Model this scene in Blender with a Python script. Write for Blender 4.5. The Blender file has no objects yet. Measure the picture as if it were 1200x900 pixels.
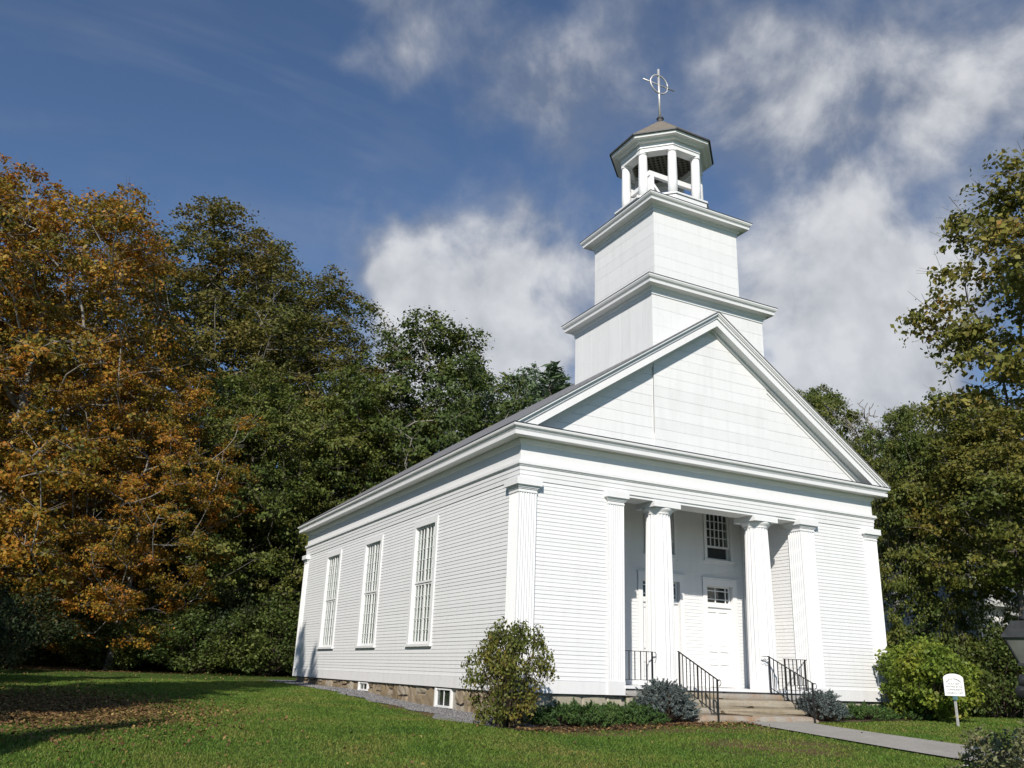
import bpy, math, random
import numpy as np
from mathutils import Matrix, Vector

# ------------------------------------------------------------------ camera, sky, sun, exposure
S = bpy.context.scene
COL = S.collection
CF, CYAW, CPITCH, CROLL = 1014.7, math.radians(27.129), math.radians(18.486), math.radians(2.086)
CAM = np.array([-9.573, -18.058, 0.394])
_fw = np.array([math.sin(CYAW)*math.cos(CPITCH), math.cos(CYAW)*math.cos(CPITCH), math.sin(CPITCH)])
_rt0 = np.array([math.cos(CYAW), -math.sin(CYAW), 0.0]); _up0 = np.cross(_rt0, _fw)
_rt = math.cos(CROLL)*_rt0 + math.sin(CROLL)*_up0
_up = -math.sin(CROLL)*_rt0 + math.cos(CROLL)*_up0
cam = bpy.data.cameras.new('camera'); camo = bpy.data.objects.new('camera', cam); COL.objects.link(camo)
m = Matrix.Identity(4)
for i in range(3):
    m[i][0], m[i][1], m[i][2], m[i][3] = _rt[i], _up[i], -_fw[i], CAM[i]
camo.matrix_world = m
cam.sensor_width = 36; cam.lens = 36*CF/1200; cam.clip_start = 0.1; cam.clip_end = 3000
S.camera = camo
SUN_V = Vector((0.79, 1.0, -0.8325)).normalized()          # direction the light travels
SUN_EL = math.asin(-SUN_V.z); SUN_ROT = math.atan2(-SUN_V.x, -SUN_V.y)
SUN_STRENGTH, SKY_STRENGTH, EXPOSURE = 5.0, 0.115, 0.0

def direction(px, py):                                     # the world direction of a cloud seen in the photograph
    d = _fw*CF + _rt*(px-600) - _up*(py-450)
    return d/np.linalg.norm(d)

def build_world():
    w = bpy.data.worlds.new('World'); S.world = w; w.use_nodes = True
    nt = w.node_tree; N, L = nt.nodes, nt.links; N.clear()
    out = N.new('ShaderNodeOutputWorld'); bg = N.new('ShaderNodeBackground'); L.new(bg.outputs[0], out.inputs[0])
    bg.inputs[1].default_value = SKY_STRENGTH
    sky = N.new('ShaderNodeTexSky'); sky.sky_type = 'NISHITA'; sky.sun_disc = False
    sky.sun_elevation = SUN_EL; sky.sun_rotation = SUN_ROT
    sky.air_density = 1.0; sky.dust_density = 0.0; sky.ozone_density = 5.0; sky.altitude = 800
    def math_(op, a, b=None, clamp=False):
        n = N.new('ShaderNodeMath'); n.operation = op; n.use_clamp = clamp
        for i, v in enumerate((a, b)):
            if v is None: continue
            if isinstance(v, (int, float)): n.inputs[i].default_value = v
            else: L.new(v, n.inputs[i])
        return n.outputs[0]
    def remap(v, a, b, c=0.0, d=1.0, smooth=True):
        n = N.new('ShaderNodeMapRange'); n.interpolation_type = 'SMOOTHSTEP' if smooth else 'LINEAR'
        L.new(v, n.inputs[0])
        for i, q in enumerate((a, b, c, d)): n.inputs[i+1].default_value = q
        return n.outputs[0]
    tc = N.new('ShaderNodeTexCoord'); gen = tc.outputs['Generated']
    sep = N.new('ShaderNodeSeparateXYZ'); L.new(gen, sep.inputs[0])
    h = math_('ADD', math_('MAXIMUM', sep.outputs[2], 0.0), 0.22)
    comb = N.new('ShaderNodeCombineXYZ')
    L.new(math_('DIVIDE', sep.outputs[0], h), comb.inputs[0]); L.new(math_('DIVIDE', sep.outputs[1], h), comb.inputs[1])
    def noise(vec, scale, detail, rough, dist=0.0, off=(0, 0, 0)):
        mp = N.new('ShaderNodeMapping'); L.new(vec, mp.inputs[0]); mp.inputs[1].default_value = off
        n = N.new('ShaderNodeTexNoise'); n.inputs['Scale'].default_value = scale; n.inputs['Detail'].default_value = detail
        n.inputs['Roughness'].default_value = rough; n.inputs['Distortion'].default_value = dist
        L.new(mp.outputs[0], n.inputs['Vector']); return n.outputs[0]
    n1 = noise(comb.outputs[0], 1.7, 5, 0.60, 0.4, (3.1, 0.7, 0))
    n2 = noise(gen, 6.0, 7, 0.60, 0.2, (1.3, 4.2, 0.4))
    toward = (-_rt*0.035+_up*0.045).tolist()                       # a step towards the sun, to shade the billows
    n2b = noise(gen, 6.0, 4, 0.60, 0.2, (1.3+toward[0], 4.2+toward[1], 0.4+toward[2]))
    base = math_('ADD', math_('MULTIPLY', n1, 0.55), math_('MULTIPLY', n2, 0.85))      # about 0.7
    wn = N.new('ShaderNodeTexNoise'); wn.inputs['Scale'].default_value = 4.0; wn.inputs['Detail'].default_value = 4; wn.inputs['Roughness'].default_value = 0.55; L.new(gen, wn.inputs['Vector'])
    ws = N.new('ShaderNodeVectorMath'); ws.operation = 'MULTIPLY_ADD'; L.new(wn.outputs['Color'], ws.inputs[0]); ws.inputs[1].default_value = (.34,)*3; ws.inputs[2].default_value = (-.17,)*3
    wd_ = N.new('ShaderNodeVectorMath'); wd_.operation = 'ADD'; L.new(gen, wd_.inputs[0]); L.new(ws.outputs[0], wd_.inputs[1])
    wv_ = N.new('ShaderNodeVectorMath'); wv_.operation = 'NORMALIZE'; L.new(wd_.outputs[0], wv_.inputs[0])
    # clouds: direction, angular radius (in photo pixels), weight
    blobs = [(560, 350, 120, .34), (500, 430, 110, .34), (680, 410, 140, .36), (960, 420, 170, .36), (1070, 470, 120, .30), (1030, 370, 90, .16),
             (890, 300, 90, .16), (440, 255, 85, .30), (345, 5, 120, .30), (470, 5, 80, .14), (60, 150, 75, .50), (1170, 170, 100, .24),
             (910, 160, 105, .15), (1000, 95, 105, .15), (1110, 30, 115, .15), (650, 150, 110, .13), (640, 40, 110, .05), (790, 70, 110, .05),
             (250, 120, 200, -.26), (110, 40, 190, -.24), (570, 215, 60, -.08), (1080, 285, 80, -.14), (735, 250, 40, -.06), (30, 330, 120, -.1)]
    tot = base
    for (px, py, r, wt) in blobs:
        d = direction(px, py)
        v = N.new('ShaderNodeVectorMath'); v.operation = 'DOT_PRODUCT'; L.new(wv_.outputs[0], v.inputs[0]); v.inputs[1].default_value = d
        a = r/CF
        tot = math_('ADD', tot, remap(v.outputs['Value'], math.cos(a*1.45), math.cos(a*0.1), 0.0, wt))
    cover = remap(tot, 0.70, 1.24)
    thick = remap(tot, 0.90, 1.22)
    vmap = N.new('ShaderNodeMapping'); L.new(comb.outputs[0], vmap.inputs[0]); vmap.inputs[2].default_value = (0, 0, math.radians(-25)); vmap.inputs[3].default_value = (0.7, 2.6, 1)
    veil = math_('MULTIPLY', remap(noise(vmap.outputs[0], 1.6, 4, 0.6, 0.5, (0.3, 2.0, 0)), 0.46, 0.74), 0.20)          # thin high cloud
    cover = math_('SUBTRACT', math_('ADD', cover, veil), math_('MULTIPLY', cover, veil))
    lit = math_('ADD', 0.16, math_('MULTIPLY', math_('SUBTRACT', n2, n2b), 1.9))
    shade = math_('ADD', lit, math_('MULTIPLY', thick, 0.60), True)
    ccol = N.new('ShaderNodeMix'); ccol.data_type = 'RGBA'
    ccol.inputs[6].default_value = (2.2, 2.4, 2.85, 1); ccol.inputs[7].default_value = (6.2, 6.3, 6.5, 1)
    L.new(shade, ccol.inputs[0])
    hsv = N.new('ShaderNodeHueSaturation'); hsv.inputs['Saturation'].default_value = 0.99; hsv.inputs['Value'].default_value = 0.95; L.new(sky.outputs[0], hsv.inputs['Color'])
    mix = N.new('ShaderNodeMix'); mix.data_type = 'RGBA'
    L.new(math_('MULTIPLY', cover, 0.93), mix.inputs[0]); L.new(hsv.outputs[0], mix.inputs[6]); L.new(ccol.outputs[2], mix.inputs[7])
    L.new(mix.outputs[2], bg.inputs[0])
build_world()
S.world.cycles.sampling_method = 'MANUAL'; S.world.cycles.sample_map_resolution = 256
sl = bpy.data.lights.new('sun', 'SUN'); sl.energy = SUN_STRENGTH; sl.angle = math.radians(0.5); sl.color = (1.0, 0.935, 0.855)
so = bpy.data.objects.new('sun', sl); COL.objects.link(so); so.location = (-30, -40, 60)
so.rotation_euler = SUN_V.to_track_quat('-Z', 'Y').to_euler()
S.render.engine = 'CYCLES'
S.view_settings.view_transform = 'Standard'; S.view_settings.look = 'None'
S.view_settings.exposure = EXPOSURE; S.view_settings.gamma = 1; S.view_settings.use_curve_mapping = False
S.cycles.max_bounces = 5; S.cycles.diffuse_bounces = 2; S.cycles.glossy_bounces = 2
S.cycles.transmission_bounces = 3; S.cycles.transparent_max_bounces = 6

# ------------------------------------------------------------------ materials
def new_mat(name):
    mt = bpy.data.materials.new(name); mt.use_nodes = True
    nt = mt.node_tree; nt.nodes.clear()
    out = nt.nodes.new('ShaderNodeOutputMaterial')
    return mt, nt, out
def ramp(nt, fac, stops):
    r = nt.nodes.new('ShaderNodeValToRGB'); e = r.color_ramp.elements
    while len(e) < len(stops): e.new(0.5)
    for el, (p, c) in zip(e, stops): el.position = p; el.color = (*c, 1)
    nt.links.new(fac, r.inputs[0]); return r.outputs[0]
def nnoise(nt, vec, scale, detail=4, rough=0.55):
    n = nt.nodes.new('ShaderNodeTexNoise'); n.inputs['Scale'].default_value = scale
    n.inputs['Detail'].default_value = detail; n.inputs['Roughness'].default_value = rough
    nt.links.new(vec, n.inputs['Vector']); return n.outputs[0]
def nmath(nt, op, a, b):
    n = nt.nodes.new('ShaderNodeMath'); n.operation = op
    for i, v in enumerate((a, b)):
        if isinstance(v, (int, float)): n.inputs[i].default_value = v
        else: nt.links.new(v, n.inputs[i])
    return n.outputs[0]
def nmix(nt, fac, a, b, mode='MIX'):
    n = nt.nodes.new('ShaderNodeMix'); n.data_type = 'RGBA'; n.blend_type = mode
    for i, v in ((0, fac), (6, a), (7, b)):
        if isinstance(v, (int, float)): n.inputs[i].default_value = v
        elif isinstance(v, tuple): n.inputs[i].default_value = (*v, 1)
        else: nt.links.new(v, n.inputs[i])
    return n.outputs[2]
def nbump(nt, height, strength, dist):
    b = nt.nodes.new('ShaderNodeBump'); b.inputs['Strength'].default_value = strength; b.inputs['Distance'].default_value = dist
    nt.links.new(height, b.inputs['Height']); return b.outputs[0]
def principled(nt, out, col, rough=0.6, spec=0.3, metal=0.0, normal=None):
    p = nt.nodes.new('ShaderNodeBsdfPrincipled')
    if isinstance(col, tuple): p.inputs['Base Color'].default_value = (*col, 1)
    else: nt.links.new(col, p.inputs['Base Color'])
    p.inputs['Roughness'].default_value = rough; p.inputs['Specular IOR Level'].default_value = spec; p.inputs['Metallic'].default_value = metal
    if normal is not None: nt.links.new(normal, p.inputs['Normal'])
    if out is not None: nt.links.new(p.outputs[0], out.inputs[0])
    return p.outputs[0]
def position(nt):
    return nt.nodes.new('ShaderNodeNewGeometry').outputs['Position']
def scaled(nt, vec, s):
    mp = nt.nodes.new('ShaderNodeMapping'); nt.links.new(vec, mp.inputs[0]); mp.inputs[3].default_value = s; return mp.outputs[0]

def paint(name, base=(0.80, 0.805, 0.80), wear=0.5, grime=(0.50, 0.49, 0.45)):
    mt, nt, out = new_mat(name); pos = position(nt)
    oi = nt.nodes.new('ShaderNodeObjectInfo')
    c = ramp(nt, oi.outputs['Random'], [(0, tuple(b*0.955 for b in base)), (1, base)])
    streak = nnoise(nt, scaled(nt, pos, (5, 5, 0.6)), 1.0, 4, 0.65)
    c = nmix(nt, ramp(nt, streak, [(0.46, (0, 0, 0)), (0.72, (wear*.45,)*3)]), c, grime)
    spots = nnoise(nt, pos, 9.0, 3, 0.7)
    c = nmix(nt, ramp(nt, spots, [(0.63, (0, 0, 0)), (0.70, (wear*.55,)*3)]), c, grime)
    principled(nt, out, c, 0.55, 0.25, normal=nbump(nt, nnoise(nt, scaled(nt, pos, (18, 18, 60)), 1.0, 1), 0.12, 0.004))
    return mt
def plain(name, col, rough=0.6, spec=0.3, metal=0.0, var=0.15, scale=8.0, bump=0.0):
    mt, nt, out = new_mat(name); pos = position(nt)
    n = nnoise(nt, pos, scale, 5)
    c = ramp(nt, n, [(0.3, tuple(max(0, q*(1-var)) for q in col)), (0.7, tuple(q*(1+var) for q in col))])
    principled(nt, out, c, rough, spec, metal, nbump(nt, n, bump, 0.02) if bump else None)
    return mt
def stone(name, cols, scale=3.0, bump=0.6, rnd=True):
    mt, nt, out = new_mat(name); pos = position(nt)
    oi = nt.nodes.new('ShaderNodeObjectInfo')
    n = nnoise(nt, pos, scale, 8, 0.65); f = nnoise(nt, pos, scale*9, 4, 0.7)
    k = nmath(nt, 'ADD', nmath(nt, 'MULTIPLY', n, 0.6), nmath(nt, 'MULTIPLY', oi.outputs['Random'], 0.5)) if rnd else n
    c = ramp(nt, k, cols)
    c = nmix(nt, 0.35, c, ramp(nt, f, [(0.3, (0.25, 0.25, 0.25)), (0.7, (1.0, 1.0, 1.0))]), 'MULTIPLY')
    principled(nt, out, c, 0.85, 0.2, normal=nbump(nt, nmath(nt, 'ADD', n, nmath(nt, 'MULTIPLY', f, 0.4)), bump, 0.03))
    return mt
def leafmat(name, stops, patch=0.25, trans=0.3, rough=0.55, tint=0.35):
    mt, nt, out = new_mat(name)
    g = nt.nodes.new('ShaderNodeNewGeometry'); tc = nt.nodes.new('ShaderNodeTexCoord')
    n = nnoise(nt, tc.outputs['Object'], patch, 2, 0.6)
    rp = nt.nodes.new('ShaderNodeMapRange'); rp.inputs[1].default_value = 0.3; rp.inputs[2].default_value = 0.7; nt.links.new(n, rp.inputs[0])
    k = nmath(nt, 'ADD', nmath(nt, 'MULTIPLY', rp.outputs[0], 1-tint), nmath(nt, 'MULTIPLY', g.outputs['Random Per Island'], tint))
    c = ramp(nt, k, stops)
    j = nmath(nt, 'FRACT', nmath(nt, 'MULTIPLY', g.outputs['Random Per Island'], 37.3), 0.0)
    c = nmix(nt, 1.0, c, ramp(nt, j, [(0, (0.62, 0.62, 0.62)), (1, (1.3, 1.3, 1.3))]), 'MULTIPLY')
    p = principled(nt, None, c, rough, 0.3)
    t = nt.nodes.new('ShaderNodeBsdfTranslucent'); nt.links.new(c, t.inputs[0])
    mx = nt.nodes.new('ShaderNodeMixShader'); mx.inputs[0].default_value = trans
    nt.links.new(p, mx.inputs[1]); nt.links.new(t.outputs[0], mx.inputs[2]); nt.links.new(mx.outputs[0], out.inputs[0])
    return mt
def glassmat(name, tint=(0.90, 0.93, 0.92), alpha=0.35):
    mt, nt, out = new_mat(name)
    gl = nt.nodes.new('ShaderNodeBsdfGlossy'); gl.inputs[0].default_value = (0.9, 0.9, 0.9, 1); gl.inputs[1].default_value = 0.04
    tr = nt.nodes.new('ShaderNodeBsdfTransparent'); tr.inputs[0].default_value = (*tint, 1)
    lw = nt.nodes.new('ShaderNodeLayerWeight'); lw.inputs[0].default_value = 0.5
    fr_ = nmath(nt, 'ADD', 0.04, nmath(nt, 'MULTIPLY', nmath(nt, 'POWER', lw.outputs['Facing'], 4.0), 0.55))
    mx = nt.nodes.new('ShaderNodeMixShader')
    nt.links.new(fr_, mx.inputs[0]); nt.links.new(tr.outputs[0], mx.inputs[1]); nt.links.new(gl.outputs[0], mx.inputs[2])
    nt.links.new(mx.outputs[0], out.inputs[0]); return mt

M = {}
M['paint'] = paint('white_paint', wear=0.28)
M['board'] = paint('white_board_paint', wear=0.42, grime=(0.50, 0.50, 0.48))
M['trim'] = paint('white_trim_paint', (0.81, 0.815, 0.81), 0.25)
M['skirt'] = paint('white_skirt_paint', (0.79, 0.79, 0.785), 0.35, (0.42, 0.37, 0.38))
M['door'] = paint('white_door_paint', (0.82, 0.825, 0.82), 0.1)
M['roof'] = plain('grey_slate', (0.19, 0.19, 0.195), 0.7, 0.3, 0, 0.3, 14)
M['flash'] = plain('dark_flashing', (0.06, 0.06, 0.063), 0.5, 0.4, 0, 0.2, 6)
M['shingle'] = stone('wood_shingle', [(0.2, (0.16, 0.135, 0.11)), (0.8, (0.30, 0.265, 0.22))], 6, 0.4, False)
M['dark'] = plain('dark_interior', (0.02, 0.021, 0.022), 0.9)  # near-black colour standing in for unlit depth
M['lattice'] = plain('weathered_lattice', (0.13, 0.125, 0.10), 0.8)
M['curtain'] = plain('pale_blind', (0.60, 0.60, 0.56), 0.9, 0.1, 0, 0.10, 3)
M['greybacking'] = plain('grey_blind_backing', (0.40, 0.40, 0.37), 0.9, 0.1, 0, 0.15, 3)
M['glass'] = glassmat('window_glass')
M['fieldstone'] = stone('brown_fieldstone', [(0.2, (0.13, 0.105, 0.075)), (0.42, (0.27, 0.205, 0.125)), (0.62, (0.33, 0.27, 0.19)), (0.85, (0.42, 0.38, 0.31))], 3.0, .9)
M['palestone'] = stone('pale_foundation_stone', [(0.2, (0.36, 0.33, 0.25)), (0.8, (0.52, 0.48, 0.38))], 2.5, 0.5)
M['mortar'] = stone('mortar', [(0.2, (0.36, 0.33, 0.28)), (0.8, (0.50, 0.47, 0.41))], 6.0, 0.5, False)
M['granite'] = stone('weathered_granite', [(0.2, (0.30, 0.24, 0.155)), (0.45, (0.41, 0.36, 0.275)), (0.66, (0.37, 0.34, 0.29)), (0.85, (0.36, 0.215, 0.115))], 2.6, 0.6)
M['slab'] = stone('grey_slab', [(0.2, (0.40, 0.385, 0.36)), (0.8, (0.52, 0.505, 0.475))], 3.0, 0.25, False)
M['iron'] = plain('black_iron', (0.025, 0.024, 0.023), 0.5, 0.4, 0.2, 0.3, 20)
M['steel'] = plain('bare_metal', (0.62, 0.60, 0.57), 0.45, 0.5, 0.5, 0.12, 10)
M['bark'] = stone('grey_bark', [(0.2, (0.085, 0.072, 0.058)), (0.8, (0.20, 0.18, 0.15))], 4.0, 0.6, False)
M['palebark'] = stone('pale_bark', [(0.2, (0.17, 0.155, 0.13)), (0.8, (0.36, 0.34, 0.30))], 4.0, 0.5, False)
M['twig'] = plain('brown_twig', (0.10, 0.075, 0.055), 0.8)
M['concrete'] = stone('path_concrete', [(0.2, (0.30, 0.285, 0.255)), (0.8, (0.42, 0.40, 0.365))], 1.2, 0.25, False)
M['signwhite'] = plain('sign_white', (0.80, 0.80, 0.78), 0.5, 0.3, 0, 0.04, 9)
M['ink'] = plain('sign_ink', (0.03, 0.03, 0.035), 0.6)
M['greypost'] = plain('grey_post', (0.42, 0.41, 0.39), 0.7, 0.2, 0, 0.2, 12)
M['teal'] = plain('teal_bracket', (0.10, 0.20, 0.21), 0.5)
M['lampmetal'] = plain('lamp_metal', (0.024, 0.027, 0.028), 0.65, 0.35, 0.1, 0.4, 14)
M['frost'] = plain('dusty_lamp_glass', (0.13, 0.135, 0.12), 0.4, 0.4, 0, 0.2, 6)
M['housewhite'] = paint('house_white_paint', (0.78, 0.78, 0.77), 0.2)
M['houseroof'] = plain('house_metal_roof', (0.50, 0.51, 0.50), 0.5, 0.3, 0.0, 0.08, 2)

# ------------------------------------------------------------------ mesh helpers
class MB:
    def __init__(s): s.v = []; s.f = []; s.smooth = False
    def add(s, vs, fs):
        b = len(s.v); s.v += [tuple(v) for v in vs]; s.f += [tuple(i+b for i in f) for f in fs]; return s
    def box(s, x0, x1, y0, y1, z0, z1):
        x0, x1 = sorted((x0, x1)); y0, y1 = sorted((y0, y1)); z0, z1 = sorted((z0, z1))
        return s.add([(x0,y0,z0),(x1,y0,z0),(x1,y1,z0),(x0,y1,z0),(x0,y0,z1),(x1,y0,z1),(x1,y1,z1),(x0,y1,z1)],
                     [(3,2,1,0),(4,5,6,7),(0,1,5,4),(1,2,6,5),(2,3,7,6),(3,0,4,7)])
    def prism(s, poly, ext, axis='z'):
        """poly: 2-D points; extruded between ext[0] and ext[1] along axis"""
        n = len(poly); a, b = ext
        def P(p, t): return (p[0], p[1], t) if axis == 'z' else ((p[0], t, p[1]) if axis == 'y' else (t, p[0], p[1]))
        vs = [P(p, a) for p in poly] + [P(p, b) for p in poly]
        fs = [(i, (i+1) % n, (i+1) % n+n, i+n) for i in range(n)] + [tuple(range(n-1, -1, -1)), tuple(range(n, 2*n))]
        return s.add(vs, fs)
    def bar(s, p, q, w, h=None):
        """square bar from p to q"""
        p, q = Vector(p), Vector(q); h = h or w; d = (q-p).normalized()
        a = d.cross(Vector((0, 0, 1)));  a = a.normalized() if a.length > 1e-4 else Vector((1, 0, 0)); b = a.cross(d).normalized()
        vs = [tuple(c + a*i*w/2 + b*j*h/2) for c in (p, q) for i, j in ((-1,-1),(1,-1),(1,1),(-1,1))]
        return s.add(vs, [(0,1,2,3),(7,6,5,4),(0,4,5,1),(1,5,6,2),(2,6,7,3),(3,7,4,0)])
    def tube(s, pts, rad, n=8):
        pts = [Vector(p) for p in pts]; rs = rad if isinstance(rad, (list, tuple)) else [rad]*len(pts); vs = []
        for i, p in enumerate(pts):
            d = (pts[min(i+1, len(pts)-1)] - pts[max(i-1, 0)]).normalized()
            a = d.cross(Vector((0.13, 0.21, 1)) if abs(d.z) < .95 else Vector((1, 0, 0))).normalized(); b = d.cross(a)
            vs += [tuple(p + (a*math.cos(t) + b*math.sin(t))*rs[i]) for t in [2*math.pi*k/n for k in range(n)]]
        fs = [(i*n+k, i*n+(k+1) % n, (i+1)*n+(k+1) % n, (i+1)*n+k) for i in range(len(pts)-1) for k in range(n)]
        fs += [tuple(range(n-1, -1, -1)), tuple(range((len(pts)-1)*n, len(pts)*n))]
        return s.add(vs, fs)
    def lathe(s, prof, cx, cy, n=24, phase=0.0):
        vs = [(cx+r*math.cos(2*math.pi*k/n+phase), cy+r*math.sin(2*math.pi*k/n+phase), z) for r, z in prof for k in range(n)]
        m_ = len(prof)
        fs = [(i*n+k, i*n+(k+1) % n, (i+1)*n+(k+1) % n, (i+1)*n+k) for i in range(m_-1) for k in range(n)]
        fs += [tuple(range(n-1, -1, -1)), tuple(range((m_-1)*n, m_*n))]
        return s.add(vs, fs)
    def rect_sweep(s, prof, rect):
        """profile of (outward, z) swept round a rectangle with mitred corners; the profile is closed"""
        x0, x1, y0, y1 = rect; k = len(prof); vs = []
        for sx, sy, X, Y in ((-1,-1,x0,y0),(1,-1,x1,y0),(1,1,x1,y1),(-1,1,x0,y1)):
            vs += [(X+sx*e, Y+sy*e, z) for e, z in prof]
        fs = [(c*k+i, ((c+1) % 4)*k+i, ((c+1) % 4)*k+(i+1) % k, c*k+(i+1) % k) for c in range(4) for i in range(k)]
        return s.add(vs, fs)
    def build(s, name, mat, parent=None, smooth=False):
        v = np.array(s.v, dtype=float); lo, hi = v.min(0), v.max(0)
        c = np.array([(lo[0]+hi[0])/2, (lo[1]+hi[1])/2, lo[2]])
        me = bpy.data.meshes.new(name); me.from_pydata((v-c).tolist(), [], s.f); me.update()
        if smooth: me.shade_smooth()
        me.materials.append(M[mat] if isinstance(mat, str) else mat)
        o = bpy.data.objects.new(name, me); COL.objects.link(o); o.location = c
        if parent is not None: adopt(o, parent)
        return o
WORLD = {}
def world_loc(o):
    l = Vector(o.location)
    if o.parent is not None: l = o.matrix_parent_inverse @ l + world_loc(o.parent)
    return l
def adopt(o, parent):
    o.parent = parent; o.matrix_parent_inverse = Matrix.Translation(-world_loc(parent))
def tag(o, label, cat, group=None):
    o['label'] = label; o['category'] = cat
    if group: o['group'] = group
    return o
def thing(name, label, cat, loc, group=None):
    o = bpy.data.objects.new(name, None); COL.objects.link(o); o.location = loc; o.empty_display_size = 0.2
    return tag(o, label, cat, group)
def fix_normals(o):
    import bmesh
    bm = bmesh.new(); bm.from_mesh(o.data); bmesh.ops.recalc_face_normals(bm, faces=bm.faces); bm.to_mesh(o.data); bm.free()
def fast_mesh(name, verts, faces, mat, loc=(0, 0, 0), parent=None, smooth=False):
    """faces: (n,3) or (n,4) array"""
    me = bpy.data.meshes.new(name); nv, nf, k = len(verts), len(faces), faces.shape[1]
    me.vertices.add(nv); me.vertices.foreach_set('co', np.ascontiguousarray(verts, dtype=np.float32).ravel())
    me.loops.add(nf*k); me.loops.foreach_set('vertex_index', np.ascontiguousarray(faces, dtype=np.int32).ravel())
    me.polygons.add(nf); me.polygons.foreach_set('loop_start', np.arange(0, nf*k, k, dtype=np.int32))
    me.update(calc_edges=True)
    if smooth: me.shade_smooth()
    me.materials.append(M[mat] if isinstance(mat, str) else mat)
    o = bpy.data.objects.new(name, me); COL.objects.link(o); o.location = loc
    if parent is not None: o.parent = parent
    return o

# ------------------------------------------------------------------ terrain
_gy = [(-400,-6), (-60,-2.2), (-18,-1.22), (-7.5,-0.78), (-1.6,-0.50), (3.4,-0.50), (10,-0.33), (19,-0.22), (30,0.12), (45,1.2), (75,6), (120,16), (250,45), (600,60)]
def gz(x, y):
    y = np.asarray(y, float); x = np.asarray(x, float)
    z = np.interp(y + np.clip(x-20, 0, 200)*0.35, [a for a, b in _gy], [b for a, b in _gy])
    z = z + 0.014*np.clip(x-6, -25, 20)*np.clip((12-y)/14, 0, 1)
    z = z - 0.06*np.exp(-((x+0.5)**2+(y+1)**2)/6)
    return z + 0.02*np.sin(x*0.9+1)*np.sin(y*0.7)
def axis(lo, a, b, hi, fine):
    mid = np.arange(a, b+1e-6, fine)
    k = np.arange(1, 26); g = (1.19**k-1)/(1.19**25-1)
    return np.concatenate([(a-(a-lo)*g)[::-1], mid, b+(hi-b)*g])
def grid_sheet(name, xs, ys, mat, dz=0.0):
    X, Y = np.meshgrid(xs, ys, indexing='ij'); Z = gz(X, Y)+dz
    v = np.stack([X, Y, Z], -1).reshape(-1, 3); ny = len(ys)
    i, j = np.meshgrid(np.arange(len(xs)-1), np.arange(ny-1), indexing='ij'); a = (i*ny+j).ravel()
    f = np.stack([a, a+ny, a+ny+1, a+1], -1)
    return fast_mesh(name, v, f, mat, smooth=True)
def lawnmat():
    mt, nt, out = new_mat('lawn_turf'); pos = position(nt)
    a = nnoise(nt, pos, 0.35, 3, 0.6); b = nnoise(nt, pos, 14.0, 4, 0.75); c_ = nnoise(nt, pos, 60.0, 2, 0.6)
    g = ramp(nt, a, [(0.35, (0.060, 0.115, 0.020)), (0.55, (0.078, 0.135, 0.024)), (0.72, (0.12, 0.125, 0.038))])
    g = nmix(nt, 0.8, g, ramp(nt, b, [(0.3, (0.45, 0.45, 0.45)), (0.7, (1.25, 1.25, 1.25))]), 'MULTIPLY')
    # brown thin turf and fallen litter, with shapes of their own
    sp = nt.nodes.new('ShaderNodeSeparateXYZ'); nt.links.new(pos, sp.inputs[0])
    def spot(cx, cy, rx, ry):
        dx = nmath(nt, 'DIVIDE', nmath(nt, 'SUBTRACT', sp.outputs[0], cx), rx); dy = nmath(nt, 'DIVIDE', nmath(nt, 'SUBTRACT', sp.outputs[1], cy), ry)
        q = nmath(nt, 'ADD', nmath(nt, 'MULTIPLY', dx, dx), nmath(nt, 'MULTIPLY', dy, dy))
        mr = nt.nodes.new('ShaderNodeMapRange'); mr.inputs[1].default_value = 1.3; mr.inputs[2].default_value = 0.2; nt.links.new(q, mr.inputs[0]); return mr.outputs[0]
    k = spot(-9.3, 2.5, 2.6, 5.0)
    for args in ((1.2, -2.6, 2.6, .8), (4.0, -2.7, 1.6, .9), (2.6, -5.2, 2.2, 1.4), (-1.1, 3.0, .5, 3.4), (-8, 25, 8, 3), (20, 3, 7, 6)):
        k = nmath(nt, 'MAXIMUM', k, nmath(nt, 'MULTIPLY', spot(*args), 0.85))
    k = nmath(nt, 'MULTIPLY', k, nmath(nt, 'MULTIPLY', b, 1.7))
    kk = nt.nodes.new('ShaderNodeMapRange'); kk.inputs[1].default_value = 0.25; kk.inputs[2].default_value = 0.7; nt.links.new(k, kk.inputs[0])
    br = ramp(nt, c_, [(0.3, (0.10, 0.062, 0.030)), (0.7, (0.20, 0.135, 0.07))])
    g = nmix(nt, kk.outputs[0], g, br)
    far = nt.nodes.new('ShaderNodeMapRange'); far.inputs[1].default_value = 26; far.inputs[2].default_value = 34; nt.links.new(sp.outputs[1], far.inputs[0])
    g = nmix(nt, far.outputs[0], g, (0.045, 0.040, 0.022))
    principled(nt, out, g, 0.9, 0.1, normal=nbump(nt, nmath(nt, 'ADD', b, c_), 0.8, 0.05)); return mt
M['lawn'] = lawnmat()
ground = grid_sheet('ground', axis(-600, -24, 34, 600, 0.5), axis(-500, -22, 34, 600, 0.5), 'lawn'); ground['kind'] = 'structure'
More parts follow.
